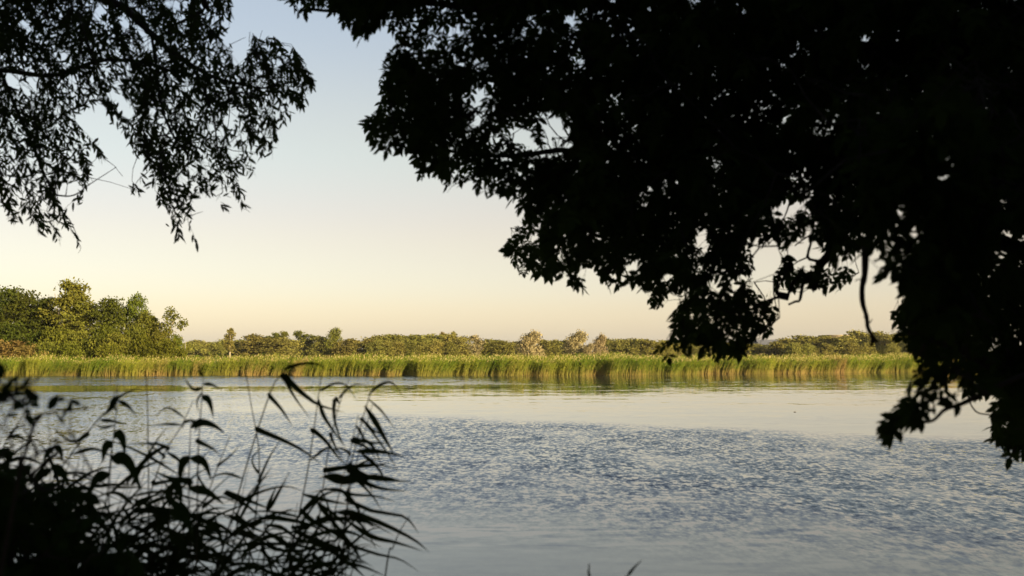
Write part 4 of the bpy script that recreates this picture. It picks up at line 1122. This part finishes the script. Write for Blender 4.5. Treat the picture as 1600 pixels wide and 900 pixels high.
build_shrub('shrub', (-1.75, 2.6, 1.2), [
    ([(-200, 560), (0, 572), (30, 582), (52, 592), (46, 604), (60, 622), (40, 640), (20, 632), (-200, 640)], 0.8),
    ([(20, 622), (40, 618), (62, 634), (58, 660), (30, 662), (18, 646)], 0.9),
    ([(70, 618), (92, 612), (108, 622), (128, 640), (122, 652), (104, 648), (92, 660), (74, 640)], 0.7)], 62, (2.45, 2.85), (0.032, 0.052),
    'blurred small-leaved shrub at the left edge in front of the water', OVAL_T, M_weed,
    [([(-1.75, 2.6, 1.2), (-1.6, 2.6, 2.0), P(-20, 660, 2.65), P(20, 620, 2.65)], .012), ([(-1.7, 2.6, 1.3), (-1.4, 2.6, 2.0), P(40, 700, 2.65), P(92, 640, 2.65)], .009), ([(-1.75, 2.6, 1.2), (-1.75, 2.6, 2.2), P(-120, 620, 2.65)], .01)])
build_shrub('shrub', (-1.9, 3.3, 1.0), [
    ([(-250, 700), (0, 722), (60, 738), (110, 762), (150, 800), (190, 850), (250, 900), (280, 1050), (-250, 1050)], 1.0),
    ([(110, 740), (200, 770), (230, 830), (240, 900), (180, 900)], .4),
    ([(-150, 690), (30, 705), (60, 738), (-150, 740)], 0.5)], 620, (3.0, 4.0), (0.05, 0.085),
    'black mass of leafy undergrowth in the lower left corner', OVAL_T, M_weed,
    [([(-1.9, 3.3, 1.0), (-1.8, 3.3, 1.6), P(20, 860, 3.4), P(30, 760, 3.4)], .012), ([(-1.9, 3.3, 1.0), (-1.5, 3.4, 1.6), P(120, 880, 3.5), P(140, 800, 3.5)], .010), ([(-1.9, 3.3, 1.0), (-2.1, 3.3, 1.7), P(-80, 800, 3.4)], .012)])

# ------------------------------------------------------------------ foreground reeds: stalks with ribbon leaves
def ribbon(pts, width, twist=0.0, n=9, depth_amp=0.0):
    """pointed blade along points; creased at the midrib, facing roughly sideways"""
    c = smooth_path(pts, n)
    tan = unit(np.gradient(c, axis=0))
    t = np.linspace(0, 1, n)
    prof = np.where(t < .3, 0.25 + 0.75 * np.sin(np.pi / 2 * t / .3), np.clip(1 - (t - .3) / .7, 0, 1) ** 0.85)
    prof[-1] = 0.0
    view = unit(c - np.array([0, 0, CAM_H]))
    V = []
    for i in range(n):
        s = unit(np.cross(tan[i], view[i])); q = np.cross(s, tan[i])
        a = twist * (0.4 + t[i])
        sd = s * math.cos(a) + q * math.sin(a); nn = np.cross(tan[i], sd)
        w = width * prof[i] / 2
        V += [c[i] - sd * w + nn * w * .25, c[i], c[i] + sd * w + nn * w * .25]
    F = []
    for i in range(n - 1):
        for j in (0, 1):
            F.append((i * 3 + j, i * 3 + j + 1, i * 3 + j + 4, i * 3 + j + 3))
    return np.array(V), np.array(F)
def pxpath(lst, d, d2=None):
    d2 = d if d2 is None else d2
    k = len(lst)
    return np.array([P(x, y, d + (d2 - d) * i / max(k - 1, 1)) for i, (x, y) in enumerate(lst)])
def reed(stem, depth, leaves, label, group=None, name='reed_stalk', r=0.0045, wid=0.026, plume=False, mat=None, cat='reed'):
    """stem: pixels from the tip downwards; continued down to the shallow water or bank"""
    pts = pxpath(stem, depth)
    low = pts[-1]
    dirn = unit(pts[-1] - pts[0]); dirn = dirn * 0.35 + np.array([0, 0, -1])
    dirn /= abs(dirn[2])
    zb = -0.05 if depth > 3.9 else 0.6
    base = low + dirn * (low[2] - zb)
    base[1] = depth + rng.uniform(-.1, .1)
    root = empty(name, tuple(base), label, cat, group)
    off = base
    full = np.concatenate([pts, (low * .5 + base * .5)[None], base[None]])
    path = smooth_path(full, 26)
    link('stem', tube_mesh('stem', [tube(path - off, np.linspace(r * .35, r * 1.1, 26), 6)]), M_stem, root)
    for lf in leaves:
        pp, w = lf[0], (lf[1] if len(lf) > 1 else wid)
        dd = depth + rng.uniform(-.06, .06)
        lp = pxpath(pp, depth, dd)
        # the blade's sheath starts on the stem
        k = np.argmin(np.linalg.norm(path - lp[0], axis=1))
        if np.linalg.norm(path[k] - lp[0]) > 0.012:
            lp = np.concatenate([path[k][None], lp])
        V, F = ribbon(lp, w * (0.75 if cat == 'weed' else 0.72), rng.normal(0, 0.3), 11)
        link('leaf', mesh('leaf', V - off, F, True), mat or M_reednear, root)
    return root

W1_, W2_, W3_ = 0.022, 0.032, 0.042
HERO = [
 ([(470, 541), (456, 560), (446, 580), (428, 600), (403, 670), (380, 745), (345, 870), (336, 900)], 4.3,
  [([(444, 577), (468, 569), (490, 568), (503, 572), (509, 582)], .020), ([(444, 587), (465, 608), (497, 632), (540, 645)], .042), ([(446, 594), (460, 620), (486, 656)], .026), ([(421, 618), (437, 636), (447, 650), (458, 668)], .026), ([(402, 671), (440, 687), (475, 705), (505, 728)], .034), ([(380, 748), (350, 740), (318, 752)], .018), ([(365, 800), (390, 822), (430, 838)], .026)],
  'tall leaning reed with a thin upright tip and long arched leaves against the far reeds'),
 ([(506, 572), (500, 600), (492, 660), (480, 740), (464, 820), (450, 900)], 4.25,
  [([(502, 610), (520, 600), (537, 600), (549, 612), (560, 630)], .017), ([(497, 622), (505, 648), (520, 672), (542, 702)], .026), ([(487, 671), (508, 688), (527, 713), (545, 730)], .030), ([(484, 720), (512, 700), (540, 712)], .02), ([(472, 772), (500, 780), (530, 786), (560, 790)], .030), ([(468, 793), (485, 812), (520, 832), (560, 862)], .034), ([(462, 830), (500, 850), (540, 880)], .03)],
  'reed with a stem rising past the waterline, second from the right edge of the clump'),
 ([(594, 560), (584, 600), (572, 636), (560, 680), (548, 730), (542, 800), (534, 900)], 4.2,
  [([(575, 618), (590, 604), (607, 597), (618, 603), (632, 622)], .020), ([(574, 622), (594, 640), (606, 655), (620, 674)], .014), ([(570, 634), (588, 662), (604, 690), (617, 712)], .036), ([(552, 686), (580, 692), (612, 692)], .034), ([(556, 705), (594, 706), (636, 714)], .036), ([(548, 728), (590, 726), (625, 735)], .022), ([(549, 735), (585, 748), (648, 753)], .048), ([(546, 742), (590, 762), (640, 768)], .030), ([(546, 772), (590, 776), (622, 786)], .022), ([(540, 780), (580, 798), (628, 806), (645, 820), (655, 836)], .026), ([(542, 800), (590, 815), (645, 842), (672, 864)], .040), ([(540, 812), (580, 838), (620, 848), (664, 862)], .032), ([(540, 850), (590, 866), (625, 874), (658, 896)], .022), ([(538, 876), (570, 886), (606, 902)], .030), ([(566, 655), (600, 700), (625, 740)], .02)],
  'bushy reed with a fan of wind-blown leaves at the right end of the clump'),
 ([(545, 592), (528, 640), (514, 700), (505, 760), (496, 830), (488, 900)], 4.3,
  [([(530, 622), (545, 606), (562, 600), (580, 606)], .016), ([(524, 622), (522, 650), (530, 680), (541, 702)], .026), ([(516, 676), (522, 694), (537, 720)], .026), ([(508, 735), (540, 730), (580, 728), (612, 722)], .036), ([(506, 745), (540, 752), (590, 745), (630, 752)], .046), ([(498, 812), (540, 810), (580, 818), (618, 838)], .034), ([(500, 790), (520, 815), (555, 858), (566, 880)], .032), ([(495, 840), (530, 868), (575, 880)], .03), ([(492, 870), (520, 890), (560, 905)], .03)],
  'reed with two crossed curled leaf tips left of the bushy reed'),
 ([(452, 738), (430, 775), (416, 805), (412, 850), (410, 900)], 4.35,
  [([(416, 798), (424, 778), (434, 756)], .024), ([(418, 800), (432, 776), (449, 747)], .024), ([(418, 808), (450, 812), (490, 822), (540, 850)], .036), ([(414, 815), (385, 820), (362, 806), (348, 806)], .030), ([(413, 830), (440, 845), (470, 870), (500, 895)], .034), ([(350, 768), (385, 790), (414, 812)], .030), ([(412, 845), (385, 860), (350, 862)], .026), ([(414, 820), (440, 824), (466, 842), (490, 846)], .03), ([(411, 860), (430, 885), (450, 915)], .034), ([(412, 850), (440, 860), (478, 858)], .028)],
  'short dense reed with two upright spear leaves at the bottom of the clump'),
 ([(385, 586), (392, 630), (404, 700), (404, 760), (396, 830), (388, 900)], 4.45,
  [([(404, 752), (420, 716), (441, 682)], .022), ([(403, 738), (394, 716), (418, 690)], .018), ([(398, 800), (370, 780), (345, 788)], .018)],
  'thin pale reed stem with upright leaves left of the tall leaning reed'),
 ([(229, 586), (231, 660), (232, 760), (230, 900)], 4.4, [([(231, 776), (245, 790), (262, 812)], .016)],
  'bare hair-thin vertical stem crossing the water at lower left'),
 ([(640, 806), (626, 828), (614, 856), (602, 900)], 4.3, [], 'bare thin stem at the right lower edge of the reed clump'),
 ([(184, 602), (168, 640), (148, 662), (100, 725), (60, 792), (30, 870)], 4.1,
  [([(168, 640), (190, 618), (226, 602)], .020), ([(156, 656), (176, 658), (202, 664)], .024), ([(134, 680), (112, 690), (80, 667)], .030), ([(112, 710), (150, 702), (190, 724)], .026), ([(90, 742), (130, 740), (172, 760)], .026), ([(76, 765), (100, 790), (140, 800)], .03)],
  'leaning reed left of the hair-thin vertical stem, its tip near the water'),
 ([(302, 626), (282, 668), (258, 706), (238, 762), (206, 850), (190, 900)], 4.15,
  [([(290, 654), (262, 637), (240, 653)], .014), ([(284, 664), (258, 663), (228, 667)], .018), ([(262, 700), (240, 693), (190, 694)], .026), ([(256, 712), (240, 700), (222, 680)], .02), ([(260, 706), (280, 720), (290, 742)], .022), ([(240, 756), (270, 752), (300, 770)], .028), ([(226, 790), (260, 778), (300, 785)], .028)],
  'leaning reed with level leaves crossing the hair-thin vertical stem'),
 ([(360, 680), (340, 730), (312, 812), (292, 900)], 4.3,
  [([(342, 726), (360, 712), (378, 692)], .018), ([(326, 770), (308, 732), (346, 682)], .02), ([(320, 790), (345, 776), (380, 792)], .026), ([(312, 815), (345, 822), (385, 850)], .032), ([(306, 840), (330, 860), (368, 880)], .03)],
  'reed with upright pointed leaves right of the broad-leaved weeds'),
 ([(226, 738), (206, 800), (192, 850), (184, 900)], 4.0,
  [([(206, 800), (240, 797), (300, 806), (335, 826), (352, 856)], .044), ([(200, 820), (225, 830), (262, 862)], .03), ([(210, 790), (180, 770), (140, 780)], .026)],
  'reed with one long thick arching leaf in the lower left tangle'),
 ([(52, 618), (30, 660), (5, 700), (-20, 780), (-44, 900)], 3.9,
  [([(14, 684), (30, 682), (54, 698)], .022), ([(12, 688), (24, 670), (46, 663)], .018), ([(-5, 728), (40, 716), (92, 740)], .026), ([(-14, 760), (30, 770), (70, 790)], .03)],
  'reed at the left edge behind the blurred small-leaved shrub'),
 ([(921, 888), (920, 915)], 3.6, [([(921, 900), (919, 893), (921, 884)], .014)], 'tiny reed tip poking into the bottom edge of the picture'),
 ([(978, 912), (976, 930)], 3.6, [([(979, 902), (990, 888), (1005, 873)], .016)], 'single pointed reed blade at the bottom edge below the open water'),
]
HERO += [
 ([(582, 632), (566, 690), (548, 760), (536, 830), (522, 900)], 4.35,
  [([(574, 664), (590, 676), (612, 678)], .022), ([(568, 684), (584, 700), (596, 726)], .022), ([(562, 706), (590, 730), (606, 760)], .026), ([(556, 730), (575, 720), (606, 716)], .022), ([(553, 745), (580, 772), (598, 800)], .026), ([(550, 752), (520, 742), (496, 748)], .030), ([(546, 772), (520, 764), (482, 770)], .024), ([(541, 800), (570, 826), (590, 862)], .028), ([(536, 830), (560, 836), (600, 858)], .026), ([(530, 860), (500, 850), (470, 866)], .026), ([(528, 872), (550, 884), (576, 908)], .028)],
  'drooping reed filling the middle of the bushy fan at the right'),
 ([(560, 648), (548, 700), (530, 770), (512, 850), (502, 900)], 4.15,
  [([(556, 664), (566, 680), (570, 704)], .020), ([(551, 690), (575, 700), (590, 722)], .024), ([(546, 708), (530, 700), (512, 706)], .020), ([(542, 726), (566, 742), (584, 772)], .030), ([(537, 745), (560, 745), (596, 740)], .030), ([(532, 765), (556, 790), (572, 826)], .028), ([(524, 800), (556, 806), (590, 828)], .028), ([(518, 826), (545, 846), (566, 882)], .030), ([(510, 858), (480, 846), (452, 852)], .026)],
  'leafy reed just left of the drooping reed in the bushy fan'),
]
for s, d, l, lab in HERO:
    reed(s, d, l, lab, 'foreground reeds')

# the rest of the clump: nothing tells these stalks apart
for k in range(118):
    thin = 80 <= k < 96
    if k < 46:
        tx = rng.uniform(-40, 320); ty = rng.uniform(690, 825) + max(0, tx - 130) * 0.25
    elif k < 80:
        tx = rng.uniform(300, 560); ty = rng.uniform(780, 890)
    elif k < 96:
        tx = rng.uniform(-20, 430); ty = rng.uniform(690, 850)
    else:
        tx = rng.uniform(60, 440); ty = rng.uniform(775, 880)
    ln = rng.uniform(15, 75)
    depth = rng.uniform(3.95, 4.9)
    stem = [(tx, ty), (tx - ln * .4, ty + 60), (tx - ln * .9, ty + 150), (tx - ln * 1.4, ty + 260)]
    lv = []
    for i in range(rng.integers(1, 3) if thin else rng.integers(5, 9)):
        y0 = ty + 14 + rng.uniform(0.0, 0.95) * 190
        x0 = np.interp(y0, [p[1] for p in stem], [p[0] for p in stem])
        Lp = rng.uniform(60, 140)
        an = R(rng.uniform(-62, 22)) if rng.random() < .74 else R(rng.uniform(-160, -100) if rng.random() < .6 else rng.uniform(160, 200))
        ux, uy = math.cos(an), math.sin(an)
        drop = Lp * rng.uniform(.02, .28)
        a = [(x0, y0), (x0 + ux * Lp * .35, y0 + uy * Lp * .38), (x0 + ux * Lp * .7, y0 + uy * Lp * .7 + drop * .25), (x0 + ux * Lp, y0 + uy * Lp * .95 + drop)]
        if max(q[0] for q in a) > 600 or min(q[1] for q in a) < 655: continue
        lv.append((a, rng.uniform(.012, .027)))
    reed(stem, depth, lv, 'slender dark reed stalk in the tangle at the lower left', 'reed stalks in the lower left tangle', r=0.003 if thin else 0.004)

# broad-leaved weeds among the reeds
WEEDS = [
 ([(299, 652), (297, 690), (295, 760), (294, 900)], 3.9,
  [([(299, 656), (288, 660), (284, 672)], .020), ([(299, 656), (308, 664), (304, 676)], .024), ([(298, 668), (315, 660), (336, 666), (352, 678)], .044), ([(296, 712), (284, 728), (280, 766)], .050), ([(297, 716), (318, 722), (331, 752)], .050), ([(294, 752), (268, 748), (238, 735)], .044), ([(294, 762), (325, 770), (352, 790)], .052), ([(294, 800), (275, 790), (262, 772)], .06), ([(294, 830), (310, 850), (308, 880)], .06)],
  'upright weed with broad pointed leaves in pairs, centre of the left clump'),
 ([(318, 570), (317, 600), (314, 640), (310, 700), (308, 800), (306, 900)], 3.85,
  [([(317, 606), (302, 608), (287, 590)], .022), ([(318, 600), (330, 601), (347, 609)], .022), ([(318, 588), (312, 580), (320, 572)], .016), ([(316, 618), (327, 628), (334, 655)], .038), ([(316, 612), (308, 628), (311, 648)], .012), ([(310, 690), (330, 700), (345, 712)], .03)],
  'tallest broad-leaved weed, its star of leaves touching the far waterline'),
 ([(184, 608), (180, 660), (172, 740), (166, 900)], 3.8,
  [([(184, 618), (175, 632), (186, 644)], .030), ([(183, 626), (170, 642), (152, 654)], .022), ([(184, 626), (200, 634), (214, 651)], .026), ([(180, 664), (160, 668), (150, 662)], .016), ([(178, 676), (190, 684), (196, 712)], .056), ([(176, 690), (165, 700), (160, 725)], .05), ([(174, 715), (200, 722), (222, 770)], .072), ([(171, 740), (150, 750), (138, 780)], .06)],
  'weed with a dark knot of leaves at its top, left of the vertical stem'),
 ([(270, 748), (266, 790), (262, 850), (260, 900)], 3.8,
  [([(270, 756), (280, 765), (284, 790)], .05), ([(269, 756), (262, 772), (264, 792)], .04), ([(266, 800), (290, 812), (302, 842)], .062), ([(266, 805), (250, 820), (246, 850)], .055), ([(264, 835), (285, 850), (292, 880)], .06)],
  'low weed with drooping broad leaves under the long arching reed leaf'),
 ([(84, 690), (80, 730), (76, 800), (74, 900)], 3.7,
  [([(84, 696), (94, 704), (98, 722)], .034), ([(84, 698), (74, 708), (66, 726)], .036), ([(80, 726), (98, 740), (108, 764)], .05), ([(80, 732), (62, 744), (52, 768)], .05)],
  'small broad-leaved weed below the blurred shrub at left'),
]
for s, d, l, lab in WEEDS:
    reed(s, d, l, lab, 'broad-leaved weeds among the reeds', 'weed_plant', 0.004, mat=M_weed, cat='weed')

# ------------------------------------------------------------------ a speck adrift on the calm water
a = P(1242, 644, 1.0); q = a - np.array([0, 0, CAM_H]); t_ = CAM_H / -q[2]; w_ = np.array([0, 0, CAM_H]) + q * t_
drift = empty('drifting_twig', (w_[0], w_[1], 0), 'tiny dark twig adrift on the calm water right of centre', 'twig')
link('twig', tube_mesh('twig', [tube([(-.12, 0, 0.01), (0, .03, .03), (.13, .0, .015)], [.02, .028, .012], 6)]), M_bark, drift)
link('side_shoot', tube_mesh('side_shoot', [tube([(0, .03, .03), (.04, .05, .10)], [.014, .006], 5)]), M_bark, drift)

# ------------------------------------------------------------------ unseen trees added behind the viewer to keep the bank in shade
variant('shade', seed=31, H=11, W=8, base=0.10, nl=16, nclump=300, nleaf=9000, leaf=0.50, r0=.3)
cm, tm, H_, W_ = VARIANTS['shade']
cm.materials.append(M_shade); tm.materials.append(M_bark)
for x, y, s, lab in [(9.5, -1.5, 1.0, 'nearest'), (15, 1.5, 1.1, 'rightmost'), (12.5, -8, 1.2, 'rear right'), (5, -6.5, 1.1, 'rear'), (-2.5, -7.5, 1.05, 'rear middle'), (-9, -4.5, 1.05, 'rear left'), (-12.5, 2.0, 1.0, 'leftmost'), (19, -6, 1.25, 'far right rear'), (13, 9.5, 0.9, 'waterside right')]:
    root = empty('shade_tree', (x, y, 1.2), f'{lab} tree added behind the viewer for shade, outside the picture', 'tree', 'added shade trees behind the viewer')
    root.rotation_euler = (0, 0, rng.uniform(0, 6.28))
    for nm, me_ in (('crown', cm), ('trunk', tm)):
        o = link(nm, me_, None, root); o.scale = (s, s, s)
drift.scale = (0.5, 0.5, 0.5)

# ------------------------------------------------------------------ summer haze over the lake
hz = bpy.data.materials.new('haze'); hz.use_nodes = True
hn = hz.node_tree; hn.nodes.clear()
ho = hn.nodes.new('ShaderNodeOutputMaterial'); hv = hn.nodes.new('ShaderNodeVolumePrincipled')
hv.inputs['Color'].default_value = (0.95, 0.93, 0.90, 1)
hv.inputs['Density'].default_value = 0.00007
hv.inputs['Anisotropy'].default_value = 0.2
hn.links.new(hv.outputs[0], ho.inputs['Volume'])
o = link('haze', boxm('haze', (-3600, 3600, -100, 2700, -2.2, 18.0)), hz)
tag(o, 'thin warm summer haze over the lake and far bank', 'haze', kind='stuff')
